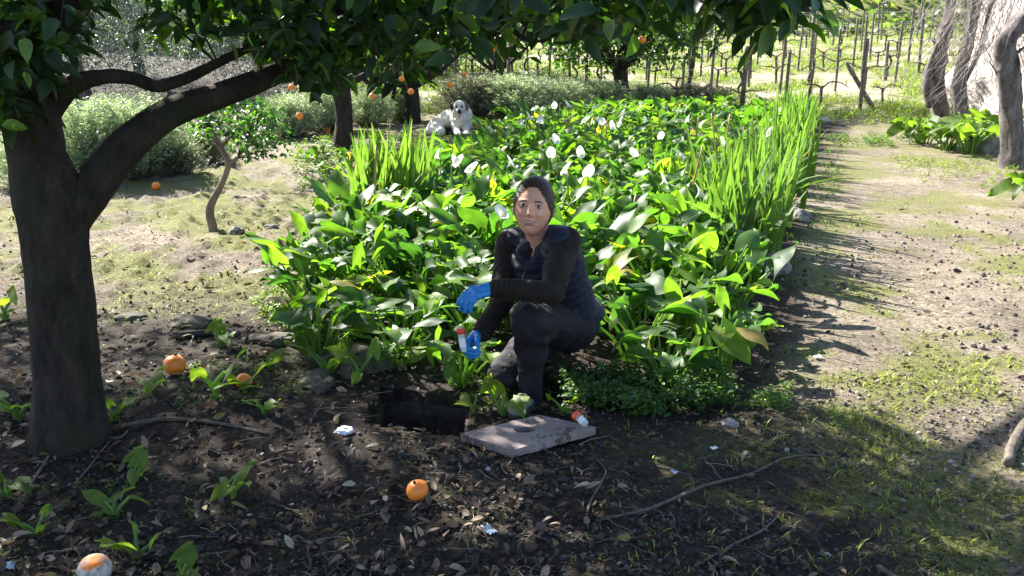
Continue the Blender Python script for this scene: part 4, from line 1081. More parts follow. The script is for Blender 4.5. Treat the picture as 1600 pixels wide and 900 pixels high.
# ------------------------------------------------------------------ stones
for nm_, px, py, sx, sy, sz, mat, lab, sd_ in [
    ('stone', 538, 684, .034, .024, .016, 'whitestone', 'small white stone on the litter left of the pit', 1), ('stone', 500, 606, .09, .07, .035, 'mossrock', 'flat grey stone at the left edge of the pit', 2),
    ('stone', 455, 536, .22, .07, .03, 'mossrock', 'long dark mossy stone at the front left edge of the bed', 3), ('stone', 540, 560, .16, .10, .055, 'mossrock', 'dark stone edging between seedlings and bed', 4), ('stone', 433, 540, .06, .04, .03, 'mossrock', 'mossy green stone left of the pit', 5),
    ('stone', 300, 505, .12, .07, .035, 'mossrock', 'grey stone on the shaded litter below the sunny patch', 6), ('stone', 205, 492, .09, .06, .022, 'mossrock', 'flat grey stone beside the big trunk', 7), ('stone', 590, 575, .10, .08, .06, 'mossrock', 'dark stone behind the pit', 8), ('stone', 545, 595, .03, .035, .05, 'mossrock', 'upright dark stone beside the pit corner', 18),
    ('stone', 745, 563, .05, .05, .06, 'mossrock', 'mossy lump under the lower glove', 9), ('stone', 1207, 425, .12, .10, .10, 'rock', 'edging stone at the foot of the nearest sword-leaved clump', 10), ('stone', 1272, 191, .27, .15, .06, 'whiterock', 'flat pale stone at the far end of the path', 11),
    ('stone', 1262, 182, .12, .1, .12, 'rock', 'grey stone standing behind the flat pale one', 12), ('stone', 1245, 345, .1, .1, .07, 'rock', 'edging stone half way along the path', 13), ('stone', 370, 365, .06, .05, .035, 'rock', 'small grey stone right of the crooked young tree', 14), ('stone', 425, 360, .06, .04, .03, 'rock', 'dark stone on the sunny clearing', 15), ('stone', 1140, 665, .03, .025, .02, 'whiterock', 'small yellowish pebble stone right of the shaded weeds', 16)]:
    rock(nm_, px, py, sx, sy, sz, mat, lab, sd_, 'stone', .25, random.uniform(-.3, .3) if sx > sy*1.3 else random.uniform(0, 6), .16, 4)

# ------------------------------------------------------------------ fallen sticks, log, paper scraps
def stick(name, pts, r0, r1, label, mat='twig', seed=0, cat='stick', jit=.12):
    P3 = []
    for i, (px, py) in enumerate(pts):
        p = at(px, py); rr = r0+(r1-r0)*i/(len(pts)-1); P3.append((p.x, p.y, ghf(p.x, p.y)+rr*.7+.004))
    rs = [r0+(r1-r0)*i/(len(pts)-1) for i in range(len(pts))]
    V, Fc = tube(P3, rs, 7, jit, True, seed, 5)
    o = npmesh(name, V, Fc, M[mat], shift=P3[0]); o.location = P3[0]; return tag(o, label, cat)
stick('stick', [(932, 826), (1010, 806), (1100, 770), (1170, 745), (1230, 722), (1290, 712)], .006, .003, 'long thin stick lying across the dark soil right of centre', seed=1)
stick('stick', [(914, 830), (922, 795), (940, 762), (946, 740), (930, 718)], .0045, .002, 'short curved stick pointing up to the slab', 'bark2', 2)
stick('stick', [(1085, 893), (1150, 855), (1195, 830), (1228, 795)], .005, .002, 'thin stick at the lower right of centre', seed=3)
stick('stick', [(1325, 645), (1370, 660), (1420, 680)], .006, .004, 'pale sunlit stick on the path edge', 'bark2', 4)
stick('stick', [(1575, 728), (1580, 705), (1596, 675), (1610, 660)], .020, .018, 'short thick log at the right edge', 'twig', 5, 'log')
stick('stick', [(1372, 888), (1395, 905), (1410, 915)], .008, .006, 'dark stick end at the bottom edge', seed=6)
stick('stick', [(1565, 812), (1600, 800), (1640, 790)], .006, .004, 'dark stick entering at the right edge', seed=7)
stick('stick', [(1570, 905), (1610, 885), (1650, 870)], .007, .006, 'stick in the bottom right corner', seed=8)
stick('stick', [(20, 800), (60, 742), (95, 700), (140, 690), (185, 690), (200, 680)], .005, .003, 'long bent twig curving round the foot of the big trunk', 'bark2', 9)
stick('stick', [(125, 745), (150, 720), (172, 695)], .004, .002, 'thin twig in front of the big trunk', 'bark2', 10)
stick('stick', [(175, 678), (260, 668), (340, 672), (420, 685)], .008, .005, 'dark root-like stick right of the big trunk', seed=11)
stick('stick', [(480, 672), (505, 640)], .003, .002, 'thin twig between the pit and the orange', 'bark2', 12)
stick('stick', [(0, 512), (25, 502), (50, 498)], .006, .004, 'sunlit stick left of the big trunk', 'bark2', 13)
stick('stick', [(270, 530), (330, 524), (375, 528)], .018, .014, 'short mossy branch on the litter below the sunny patch', 'mossrock', 14)
def scrap(px, py, s, label, seed, col='paper'):
    q = random.Random(seed); n = 7; bm = bmesh.new(); V = []
    for i in range(n):
        for j in range(n): V.append(bm.verts.new(((i/(n-1)-.5)*s*1.5+q.uniform(-.07, .07)*s, (j/(n-1)-.5)*s+q.uniform(-.07, .07)*s, s*(.16*math.sin(i*.9+seed)+.10*math.sin(j*1.1)+q.uniform(0, .10)))))
    for i in range(n-1):
        for j in range(n-1):
            if (i in (0, n-2) and j in (0, n-2)) or q.random() < .08: continue
            bm.faces.new((V[i*n+j], V[(i+1)*n+j], V[(i+1)*n+j+1], V[i*n+j+1]))
    bmesh.ops.delete(bm, geom=[v for v in bm.verts if not v.link_faces], context='VERTS')
    bmesh.ops.solidify(bm, geom=bm.faces[:], thickness=.0012)
    me = bpy.data.meshes.new('scrap'); bm.to_mesh(me); bm.free(); o = link('paper_scrap', me, M[col]); p = at(px, py); o.location = (p.x, p.y, ghf(p.x, p.y)+.012); o.rotation_euler = (0, .1, q.uniform(-.5, .5)); return tag(o, label, 'scrap')
M['paperblue'] = m_plain('grey_blue_paper', (.42, .50, .60), .7, 40, .2, .2)
scrap(764, 843, .032, 'crumpled pale blue scrap on the dark soil', 1, 'paperblue'); scrap(1053, 746, .018, 'tiny pale scrap right of the slab', 2, 'paperblue'); scrap(1115, 704, .018, 'tiny white scrap in the shade below the weeds', 3, 'paper')
scrap(1278, 560, .03, 'small white scrap on the sunny path edge', 4, 'paper'); scrap(12, 885, .03, 'bluish scrap at the bottom left edge', 5, 'paperblue')

# ------------------------------------------------------------------ uncountable ground cover
def screen_points(n, x0, x1, y0, y1, seed, power=1.0):
    """ground points spread so that near ground gets its share; world positions"""
    q = np.random.default_rng(seed); px = q.uniform(x0, x1, n); py = y0+(y1-y0)*q.uniform(0, 1, n)**power
    x = (px-800)/F; v = (450-py)/F; dy = math.cos(PITCH)+v*math.sin(PITCH); dz = -math.sin(PITCH)+v*math.cos(PITCH)
    t = -CAM_H/dz; X = x*t; Yw = dy*t; return X, Yw, gh(X, Yw), q
def not_pit(X, Yw, m=1.0):
    poly = [pc+(p-pc)*m for p in HC]; return ~in_poly(X, Yw, poly)
def slab_out(X, Yw): return ~in_poly(X, Yw, sl)
# dead leaves, curled
X, Yw, Z, q = screen_points(13000, -250, 1850, 330, 1150, 1, .9)
pmv = path_mask(X, Yw); cl = (X < -.9) & (Yw > 4.6)
lit_d = smooth(-.3, .5, vnoise(X, Yw, 1.4, 88)+vnoise(X, Yw, 5, 89)*.6+.05+.45*(1-smooth(-1.0, .4, X))*(Yw < 4.3))
keep = (q.uniform(0, 1, len(X)) < np.maximum(lit_d*(1-.93*pmv)*(1-.5*cl), .14+.3*cl)*np.where((X > .3) & (Yw < 3.3), .16, 1)) & not_pit(X, Yw) & slab_out(X, Yw)
X, Yw, Z = X[keep], Yw[keep], Z[keep]; n = len(X)
pal = np.array([(.08, .052, .036), (.14, .098, .068), (.24, .18, .13), (.04, .028, .022), (.18, .16, .06), (.38, .32, .25)])
c = pal[q.choice(6, n, p=(.32, .22, .10, .28, .04, .04))]*(1+q.normal(0, .15, (n, 1)))
mb = MB(); which = q.integers(0, 4, n); sz_ = .010+.050*q.uniform(0, 1, n)**1.8; M3 = rotm(q.normal(.1, .4, n), q.normal(0, .7, n), q.uniform(0, 6.3, n)); zo = q.uniform(0, .012, n)
for k_, T_ in enumerate((leaf_tpl(1, .5, 4, .12, .15), leaf_tpl(1, .34, 5, .6, .5), leaf_tpl(1, .46, 4, .3, -.3), leaf_tpl(1, .22, 4, .2, .6))):
    w_ = which == k_; mb.add(*scatter(T_[0], T_[1], np.stack([X, Yw, Z+.008+zo], -1)[w_], M3[w_], sz_[w_], np.clip(c[w_], .006, 1)))
V, Fq, c = np.concatenate(mb.V), [np.concatenate(f_) for f_ in mb.F.values()], np.concatenate(mb.C)
tag(npmesh('leaf_litter', V, Fq, M['litter'], None, c), 'curled brown and grey dead leaves covering the shaded ground', 'leaf litter', kind='stuff')
# pebbles and crumbs of soil
bm = bmesh.new(); bmesh.ops.create_icosphere(bm, subdivisions=1, radius=1); PV = np.array([v.co[:] for v in bm.verts]); PF = np.array([[v.index for v in f.verts] for f in bm.faces]); bm.free()
PV = PV*(1+np.random.default_rng(3).uniform(-.25, .25, (len(PV), 1)))
X, Yw, Z, q = screen_points(46000, -200, 1800, 330, 1100, 2, .8)
pmv = path_mask(X, Yw); gr = smooth(-.1, .35, vnoise(X, Yw, 1.7, 90)+vnoise(X, Yw, 6, 91)*.5+.05)
keep = (q.uniform(0, 1, len(X)) < .25+.75*gr) & not_pit(X, Yw) & slab_out(X, Yw); X, Yw, Z = X[keep], Yw[keep], Z[keep]; n = len(X)
s = (.0025+.009*q.uniform(0, 1, n)**3.2)*(1+.5*(path_mask(X, Yw) > .5)*(Yw > 4))
S3 = s[:, None]*q.uniform(.6, 1.3, (n, 3))
g0 = q.uniform(.02, .10, n)*(1+2.6*path_mask(X, Yw)); g0 = np.where(q.uniform(0, 1, n) < .5, g0*.35, g0); c = np.stack([g0*1.08, g0*.88, g0*.76], -1); wht = q.uniform(0, 1, n) < .008; c[wht] = (.34, .31, .29)
V, Fq, c = scatter(PV, PF, np.stack([X, Yw, Z+s*.3], -1), rotm(q.uniform(0, 3, n), q.uniform(0, 3, n), q.uniform(0, 3, n)), S3, c)
tag(npmesh('gravel', V, Fq, M['pebble'], None, c, False), 'small dark stones and crumbs of soil', 'gravel', kind='stuff')
# small twigs and straw
X, Yw, Z, q = screen_points(2200, -200, 1800, 300, 1100, 4, .8)
keep = not_pit(X, Yw) & slab_out(X, Yw) & (q.uniform(0, 1, len(X)) < np.where(X > .9, .35, 1)); X, Yw, Z = X[keep], Yw[keep], Z[keep]; n = len(X)
TV, TF = tube([(-.5, 0, 0), (-.15, .05, .02), (.2, -.04, .03), (.5, .03, 0)], [.014, .013, .012, .007], 4, 0, False)
c = np.array([(.06, .045, .035), (.11, .085, .065), (.22, .18, .14), (.04, .03, .025)])[q.integers(0, 4, n)]
V, Fq, c = scatter(TV, TF[0], np.stack([X, Yw, Z+.006], -1), rotm(q.normal(0, .1, n), q.normal(0, .12, n), q.uniform(0, 6.3, n)), q.uniform(.03, .15, n)**1.0, c)
tag(npmesh('twig_litter', V, Fq, M['pebble'], None, c), 'fine twigs and straw strewn over the soil', 'twig litter', kind='stuff')
# moss and tiny weeds of the path and clearing
sprout = []
def herb_tpl(seed, nl=9, big=.5):
    q = np.random.default_rng(seed); az = q.uniform(0, 6.3, nl); V, Fq, _ = scatter(LEAF_S[0], LEAF_S[1], np.stack([q.normal(0, .25, nl), q.normal(0, .25, nl), q.uniform(.05, .8, nl)], -1), rotm(q.uniform(-.4, .9, nl), q.normal(0, .4, nl), az), q.uniform(big*.6, big*1.2, nl), np.ones((nl, 3))); return V, Fq
H1, H2 = herb_tpl(1, 8), herb_tpl(2, 14, .42)
X, Yw, Z, q = screen_points(52000, -100, 1800, 225, 1100, 6, .75)
pmv = path_mask(X, Yw); cl = smooth(4.2, 5.0, Yw)*(1-smooth(-1.2, -.6, X))
fore = smooth(.2, 1.2, X)*(1-smooth(2.7, 3.5, Yw))
mossn = np.clip((vnoise(X, Yw, 1.6, 21)+vnoise(X, Yw, 5, 22)*.9+.14)*2.6, 0, 1); m2 = np.clip((vnoise(X, Yw, 2.0, 31)+vnoise(X, Yw, 7, 32)*.8+.10)*3, 0, 1)
pr_ = np.clip(mossn*(.03+.8*pmv+.85*cl)+m2*fore*.35, 0, 1)
keep = (q.uniform(0, 1, len(X)) < pr_) & not_pit(X, Yw) & slab_out(X, Yw); X, Yw, Z = X[keep], Yw[keep], Z[keep]; n = len(X)
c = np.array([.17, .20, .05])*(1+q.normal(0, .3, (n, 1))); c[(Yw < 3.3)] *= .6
V, Fq, c = scatter(H1[0], H1[1], np.stack([X, Yw, Z], -1), rotm(0*X, 0*X, q.uniform(0, 6.3, n)), .008+.02*q.uniform(0, 1, n)**2, np.clip(c, .01, 1))
tag(npmesh('tiny_weeds', V, Fq, M['herb'], None, c), 'tiny moss-green weeds spread over path and clearing', 'ground cover', kind='stuff')
# leafy weeds: front edge of the bed, around far trees, path borders
def weeds(poly, n, s0, s1, col, seed, tpl=H2, hz=.0):
    q = np.random.default_rng(seed); W = [at(*p) for p in poly]; xs = [p.x for p in W]; ys = [p.y for p in W]; X = []; Yw = []
    while len(X) < n:
        a = q.uniform(min(xs), max(xs)); b = q.uniform(min(ys), max(ys))
        if in_poly(np.array([a]), np.array([b]), W)[0] and q.uniform() < .35+vnoise(np.array([a]), np.array([b]), 3, 66)[0]*1.6+.3: X.append(a); Yw.append(b)
    X = np.array(X); Yw = np.array(Yw); Z = gh(X, Yw)
    c = np.array(col)*(1+q.normal(0, .25, (n, 1)))
    return scatter(tpl[0], tpl[1], np.stack([X, Yw, Z+q.uniform(0, hz, n)], -1), rotm(q.normal(0, .2, n), q.normal(0, .2, n), q.uniform(0, 6.3, n)), q.uniform(s0, s1, n), np.clip(c, .01, 1))
mb = MB()
for args in [([(870, 600), (1130, 585), (1150, 640), (1000, 655), (880, 640)], 420, .05, .085, (.055, .115, .03), 1, H2, .06),
             ([(450, 545), (560, 520), (650, 560), (640, 590), (520, 570)], 160, .05, .08, (.08, .15, .03), 2, H2, .08),
             ([(390, 480), (450, 440), (470, 520), (400, 520)], 70, .04, .07, (.12, .18, .03), 3, H2, .04),
             ([(1180, 620), (1235, 610), (1235, 645), (1170, 650)], 45, .03, .06, (.08, .15, .03), 4, H2, .02),
             ([(1290, 640), (1350, 645), (1340, 680), (1290, 670)], 40, .02, .04, (.12, .17, .04), 5, H2, .01),
             ([(550, 235), (720, 215), (760, 225), (700, 250), (580, 262)], 260, .05, .09, (.10, .16, .03), 6, H2, .05),
             ([(440, 232), (520, 215), (560, 300), (470, 310)], 120, .07, .12, (.12, .18, .04), 7, H2, .03),
             ([(700, 190), (860, 180), (820, 205), (720, 215)], 140, .06, .10, (.09, .14, .03), 8, H2, .05),
             ([(150, 600), (470, 560), (480, 640), (170, 650)], 110, .018, .045, (.08, .14, .03), 9, H2, .01),
             ([(0, 760), (330, 740), (340, 900), (0, 900)], 60, .018, .04, (.07, .12, .03), 10, H2, .01),
             ([(700, 560), (800, 560), (830, 640), (740, 640)], 60, .03, .06, (.09, .15, .03), 11, H2, .03),
             ([(1190, 400), (1260, 330), (1290, 240), (1320, 240), (1300, 370), (1240, 470)], 150, .03, .07, (.07, .12, .03), 12, H2, .02),
             ([(1290, 215), (1440, 215), (1420, 232), (1290, 232)], 90, .06, .12, (.07, .13, .03), 13, H2, .03),
             ([(1380, 245), (1600, 250), (1600, 300), (1440, 290)], 160, .04, .08, (.14, .19, .04), 14, H2, .02),
             ([(1250, 172), (1500, 172), (1480, 200), (1260, 200)], 240, .08, .14, (.15, .20, .05), 15, H2, .02)]:
    mb.add(*weeds(*args))
tag(mb.build('leafy_weeds', M['herb']), 'low leafy weeds fringing the bed, the path and the trees', 'weeds', kind='stuff')
# short grass blades on the mossy parts of path and clearing
X, Yw, Z, q = screen_points(26000, -100, 1800, 215, 1000, 9, .6)
pmv = path_mask(X, Yw); cl = smooth(4.2, 5.0, Yw)*(1-smooth(-1.2, -.6, X)); mossn = np.clip((vnoise(X, Yw, 1.6, 21)+vnoise(X, Yw, 5, 22)*.9+.20)*2.6, 0, 1)*np.clip(.4+2*vnoise(X, Yw, 8, 23), 0, 1)
k = (q.uniform(0, 1, len(X)) < mossn*(.9*pmv+.8*cl)+.06*(Yw < 3.4)*(X > .3)) & slab_out(X, Yw) & not_pit(X, Yw); X, Yw, Z = X[k], Yw[k], Z[k]; n = len(X)
GB_ = leaf_tpl(1, .13, 2, .1, .5, 1); mb = MB()
for i in range(4): mb.add(*scatter(GB_[0], GB_[1], np.stack([X+q.normal(0, .012, n), Yw+q.normal(0, .012, n), Z], -1), rotm(q.uniform(.2, 1.4, n), 0*X, q.uniform(0, 6.3, n)), q.uniform(.012, .045, n), np.clip(np.array([.20, .23, .06])*(1+q.normal(0, .35, (n, 1))), .01, 1)))
tag(mb.build('short_grass', M['herb']), 'short sparse grass on the path and the clearing', 'grass', kind='stuff')
# grass of the vineyard and lit verges
q = np.random.default_rng(12); n = 22000
Yw = 15.5+q.uniform(0, 1, n)**1.2*25; X = q.uniform(-.35, 1, n)*Yw*.62
k = (vnoise(X, Yw, .9, 41)+vnoise(X, Yw, 4, 42)*.6+.12)*3+q.uniform(-.2, .4, n) > .35; X, Yw = X[k], Yw[k]; n = len(X)
BL = leaf_tpl(1, .10, 3, .1, .35, 1)
bl = []
for i in range(6): bl.append(scatter(BL[0], BL[1], np.stack([X+q.normal(0, .05, n), Yw+q.normal(0, .05, n), gh(X, Yw)], -1), rotm(q.uniform(.5, 1.5, n), 0*X, q.uniform(0, 6.3, n)), q.uniform(.08, .2, n), np.clip(np.array([.16, .21, .05])*(1+q.normal(0, .25, (n, 1))), .01, 1)))
mb = MB(); [mb.add(*b_) for b_ in bl]
tag(mb.build('vineyard_grass', M['herb']), 'yellow-green grass growing between the vineyard rows', 'grass', kind='stuff')

# ------------------------------------------------------------------ blob bodies (one continuous surface)
def remesh(name, mb, voxel, m, parent=None, smooth_it=4, fn=None, post=None):
    o = mb.build(name, m, None)
    md = o.modifiers.new('r', 'REMESH'); md.mode = 'VOXEL'; md.voxel_size = voxel; md.use_smooth_shade = True
    if smooth_it: s = o.modifiers.new('s', 'SMOOTH'); s.factor = .5; s.iterations = smooth_it
    bpy.context.view_layer.update(); dg = bpy.context.evaluated_depsgraph_get()
    me = bpy.data.meshes.new_from_object(o.evaluated_get(dg)); bpy.data.objects.remove(o)
    n = len(me.vertices); co = np.empty(n*3, np.float32); me.vertices.foreach_get('co', co); co = co.reshape(-1, 3).astype(float)
    if fn is not None:
        no = np.empty(n*3, np.float32); me.vertices.foreach_get('normal', no); no = no.reshape(-1, 3).astype(float)
        co = fn(co, no); me.vertices.foreach_set('co', co.astype(np.float32).ravel()); me.update()
    if post is not None:
        for a_ in list(me.color_attributes): me.color_attributes.remove(a_)
        a_ = me.color_attributes.new('tint', 'FLOAT_COLOR', 'POINT'); cc = np.ones((n, 4), np.float32); cc[:, :3] = post(co); a_.data.foreach_set('color', cc.ravel())
    me.polygons.foreach_set('use_smooth', np.ones(len(me.polygons), bool))
    o = link(name, me, None, parent); return o
def cap(mb, pts, rad, seg=16):
    """chain of round-ended tapered segments"""
    for i in range(len(pts)-1):
        a = np.array(pts[i], float); b = np.array(pts[i+1], float); n = 6
        mb.add(*tube([a+(b-a)*t for t in np.linspace(0, 1, n)], [rad[i]+(rad[i+1]-rad[i])*t for t in np.linspace(0, 1, n)], seg))
    for p, r_ in zip(pts, rad):
        V, Fc = sphere_tpl(seg, 10, r_); mb.add(V+np.array(p, float), Fc)
def ell(mb, c, r_, rot=None, seg=28):
    V, Fc = sphere_tpl(seg, 16); V = V*np.array(r_)
    if rot is not None: V = V@np.array(rot).T
    mb.add(V+np.array(c, float), Fc)
def nrm3(co, f, s=0.0, k=3):
    out = np.zeros(len(co))
    out += vnoise(co[:, 0]+co[:, 2]*.7, co[:, 1]+co[:, 2]*.5, f, k)+vnoise(co[:, 2]-co[:, 0]*.4, co[:, 1]*.8+co[:, 0], f*1.3, k+1)
    return out

# ------------------------------------------------------------------ the woman
m, nt, b = newmat('skin'); M['skin'] = m
c = mixc(nt, attr(nt), ramp(nt, noise(nt, 40, 4), [(.3, (.9, .86, .84)), (.7, (1.08, 1.06, 1.05))]), 1, 'MULTIPLY')
nt.links.new(c, b.inputs['Base Color']); b.inputs['Roughness'].default_value = .48; b.inputs['Subsurface Weight'].default_value = .12
b.inputs['Subsurface Radius'].default_value = (.02, .008, .004); b.inputs['Subsurface Scale'].default_value = .4; bump(nt, b, noise(nt, 400, 2), .1, .001)
def m_cloth(name, c0, c1, bs=.5, sc=18, rough=.85, sheen=.03):
    m, nt, b = newmat(name); f = noise(nt, sc, 5)
    nt.links.new(ramp(nt, f, [(.3, c0), (.7, c1)]), b.inputs['Base Color']); b.inputs['Roughness'].default_value = rough; b.inputs['Sheen Weight'].default_value = sheen
    b.inputs['Specular IOR Level'].default_value = .25
    p = bump(nt, None, noise(nt, sc*.8, 3), bs, .02); bump(nt, b, noise(nt, 500, 2), .25, .001, p); return m
M['shirt'] = m_cloth('brown_knit', (.010, .007, .005), (.020, .014, .011), .3, 30)
M['vest'] = m_cloth('navy_quilt', (.006, .008, .022), (.012, .015, .035), .5, 16, .6, .05)
M['trousers'] = m_cloth('charcoal_trousers', (.009, .008, .012), (.019, .017, .024), .5, 14, .8, 0)
M['glove'] = m_plain('blue_nitrile', (.02, .20, .55), .42, 30, .15, .35, .004, .4)
M['boot'] = m_plain('grey_boot', (.17, .165, .18), .5, 20, .15, .2)
M['sole'] = m_plain('dark_sole', (.03, .03, .03), .8, 20, .2, .2)
m, nt, b = newmat('hair'); M['hair'] = m
tc = nt.nodes.new('ShaderNodeTexCoord'); mp = nt.nodes.new('ShaderNodeMapping'); mp.inputs['Scale'].default_value = (1, .12, .12); nt.links.new(tc.outputs['Object'], mp.inputs[0])
hn = noise(nt, 260, 3, mp.outputs[0], .7)
nt.links.new(ramp(nt, hn, [(.3, (.012, .007, .005)), (.7, (.06, .032, .020))]), b.inputs['Base Color']); b.inputs['Roughness'].default_value = .42; bump(nt, b, hn, .5, .003)
M['hair_light'] = m_plain('hair_strand', (.045, .024, .016), .4, 90, .5, 0, spec=.6)
M['eye'] = m_plain('eye_white', (.72, .68, .66), .2, 30, .03, 0, spec=.6); M['iris'] = m_plain('iris', (.035, .018, .010), .15, 80, .3, 0, spec=.7)
M['teeth'] = m_plain('teeth', (.72, .67, .60), .3, 30, .05, 0, spec=.5); M['lash'] = m_plain('brow_hair', (.018, .011, .008), .8, 200, .3, 0)

W = empty('person', (0.10, 3.5, 0), 0, 'woman in navy vest and blue gloves crouching on one knee by the pit', 'person')
WL = np.array(W.location)
def pw(px, py, Y): v = P(px, py, Y); return np.array([v.x, v.y, v.z])-WL
shL, shR = pw(884, 378, 3.40), pw(798, 380, 3.60)
elL, wrL, knL = pw(862, 458, 3.16), pw(772, 452, 3.10), pw(826, 500, 3.20)
elR, wrR = pw(786, 468, 3.44), pw(752, 520, 3.28)
hipL, hipR = pw(895, 512, 3.64), pw(862, 505, 3.80)
anL = pw(829, 618, 3.36); knR = pw(788, 592, 3.42); anR = np.array([.05, .52, .07])
neck0 = pw(848, 385, 3.53); neck1 = pw(836, 350, 3.47)
chest = pw(850, 415, 3.52); waist = pw(872, 475, 3.62); pelv = (hipL+hipR)/2
HD = pw(834, 324, 3.44)                        # head centre
HS = 1.0
# body under the clothes, head included: one mesh
def skull(x, y, z):
    X = x*.0735; Y = y*.092; Z = z*.116
    up_ = np.clip(z, 0, 1); X = X*(1+.16*up_**1.5*(1-up_**6)); 
    low = np.clip((-Z-.010)/.105, 0, 1)
    X = X*(1-.27*low**1.8); front = y < 0
    Y = np.where(front, Y*(1-.14*np.clip(z, 0, 1)), Y*(1-.35*low))
    Y = np.where(front, -np.abs(Y)**.86*.093**.14, Y)
    return X, Y, Z
def head_mesh():
    nu, nv = 150, 120
    th = np.linspace(0, math.pi, nv+1); ph = np.linspace(0, 2*math.pi, nu, endpoint=False)
    TH, PH = np.meshgrid(th, ph, indexing='ij')
    # pole up, face towards -y
    x = np.sin(TH)*np.sin(PH); y = -np.sin(TH)*np.cos(PH); z = np.cos(TH)
    X, Y, Z = skull(x, y, z)
    fr = smooth(.05, .55, -y)
    Z0 = Z; Z = np.where(Z < 0, Z*(1.13-.13*smooth(-.075, -.1, Z)), Z)
    G = lambda x0, z0, sx, sz: np.exp(-((X-x0)/sx)**2-((Z-z0)/sz)**2)
    d = np.zeros_like(X)
    for s in (-1, 1):
        d -= .0095*G(s*.030, .002, .015, .010)
        d += .0045*G(s*.028, .021, .020, .006)
        d += .0065*G(s*.038, -.036, .015, .014)
        for k_ in range(6): d -= .0011*G(s*(.017+.0028*k_), -.046-.0052*k_, .0035, .0045)
        d += .0075*G(s*.0115, -.040, .0055, .0055)
        d -= .003*G(s*.027, -.052, .005, .012)
        d += .003*G(s*.030, .010, .014, .004)
    d += .010*G(0, -.002, .007, .016)+.016*G(0, -.020, .0085, .014)+.019*G(0, -.035, .0095, .0085)
    d += .0065*G(0, -.0625, .019, .0042)+.0085*G(0, -.0765, .016, .0045)+.005*G(0, -.068, .028, .016)
    d -= .0075*G(0, -.0695, .017, .0030)
    d += .010*G(0, -.100, .017, .012)
    d -= .0045*G(0, -.086, .013, .004)
    Y = Y-d*fr
    col = np.empty(X.shape+(3,)); col[:] = (.66, .34, .25)
    bl = lambda w, c_: col.__setitem__(slice(None), col*(1-w[..., None])+np.array(c_)*w[..., None])
    for s in (-1, 1): bl(.35*G(s*.040, -.028, .018, .015)*fr, (.58, .27, .21))
    bl(.3*G(0, -.036, .012, .01)*fr, (.58, .28, .22))
    lipm = np.exp(-((X/.0265)**4))*(np.exp(-((Z+.0630-11*X*X)/.0026)**2)+np.exp(-((Z+.0775-14*X*X)/.0034)**2)); bl(np.clip(lipm, 0, 1)*fr*.85, (.42, .13, .12))
    bl(np.clip(np.exp(-((X/.023)**4)-((Z+.0700-12*X*X)/.0030)**2)*1.3, 0, 1)*fr, (.14, .04, .035))
    V = np.stack([X, Y, Z0], -1).reshape(-1, 3); col = np.clip(col, 0, 1).reshape(-1, 3)
    Fq = []
    i = np.arange(nv)[:, None]*nu; j = np.arange(nu)[None]; j2 = (j+1) % nu
    Fq = np.stack([i+j, i+nu+j, i+nu+j2, i+j2], -1).reshape(-1, 4)
    return V, Fq, col
yawH, rollH, pitH = R(-11), R(3), R(-13)
Hrot = rotm([pitH], [0], [0])[0]; Hrot = rotm([0], [rollH], [0])[0]@Hrot; Hrot = rotm([0], [0], [yawH])[0]@Hrot
def toH(V): return (np.asarray(V)*HS)@Hrot.T+HD
mb = MB()
cap(mb, [shL, elL, wrL], [.030, .028, .022]); cap(mb, [shR, elR, wrR], [.030, .028, .022])
ell(mb, chest, (.10, .085, .115)); ell(mb, waist, (.12, .10, .12)); ell(mb, pelv, (.15, .13, .11))
cap(mb, [chest, neck0, neck1, HD+np.array([.01, .03, -.04])], [.085, .056, .050, .048]); cap(mb, [shL, chest+np.array([0, 0, .05]), shR], [.030, .06, .030])
cap(mb, [hipL, knL, anL], [.06, .036, .026]); cap(mb, [hipR, knR], [.06, .036]); cap(mb, [knR, anR], [.035, .026])
SK = (.66, .34, .25)
body = remesh('body', mb, .009, M['skin'], None, 6, None, lambda co: np.broadcast_to(np.array(SK), (len(co), 3)))
hv, hf, hc = head_mesh(); n0 = len(body.data.vertices)
bv = np.empty(n0*3, np.float32); body.data.vertices.foreach_get('co', bv); bv = bv.reshape(-1, 3)
f4 = np.array([tuple(p.vertices) for p in body.data.polygons if len(p.vertices) == 4]); f3 = np.array([tuple(p.vertices) for p in body.data.polygons if len(p.vertices) == 3])
bpy.data.objects.remove(body)
mb = MB(); mb.add(bv, [f for f in (f4, f3) if len(f)], SK); mb.add(toH(hv), hf, hc)
# ears
for s in (-1, 1):
    V, Fc = sphere_tpl(18, 12); V = V*np.array([.007, .014, .027]); V[:, 0] += s*np.abs(V[:, 1])*.3
    V = V@rotm([.15], [0], [s*.35])[0].T+np.array([s*.0735, .016, -.008]); mb.add(toH(V), Fc, (.56, .30, .22))
mb.build('body', M['skin'], W)
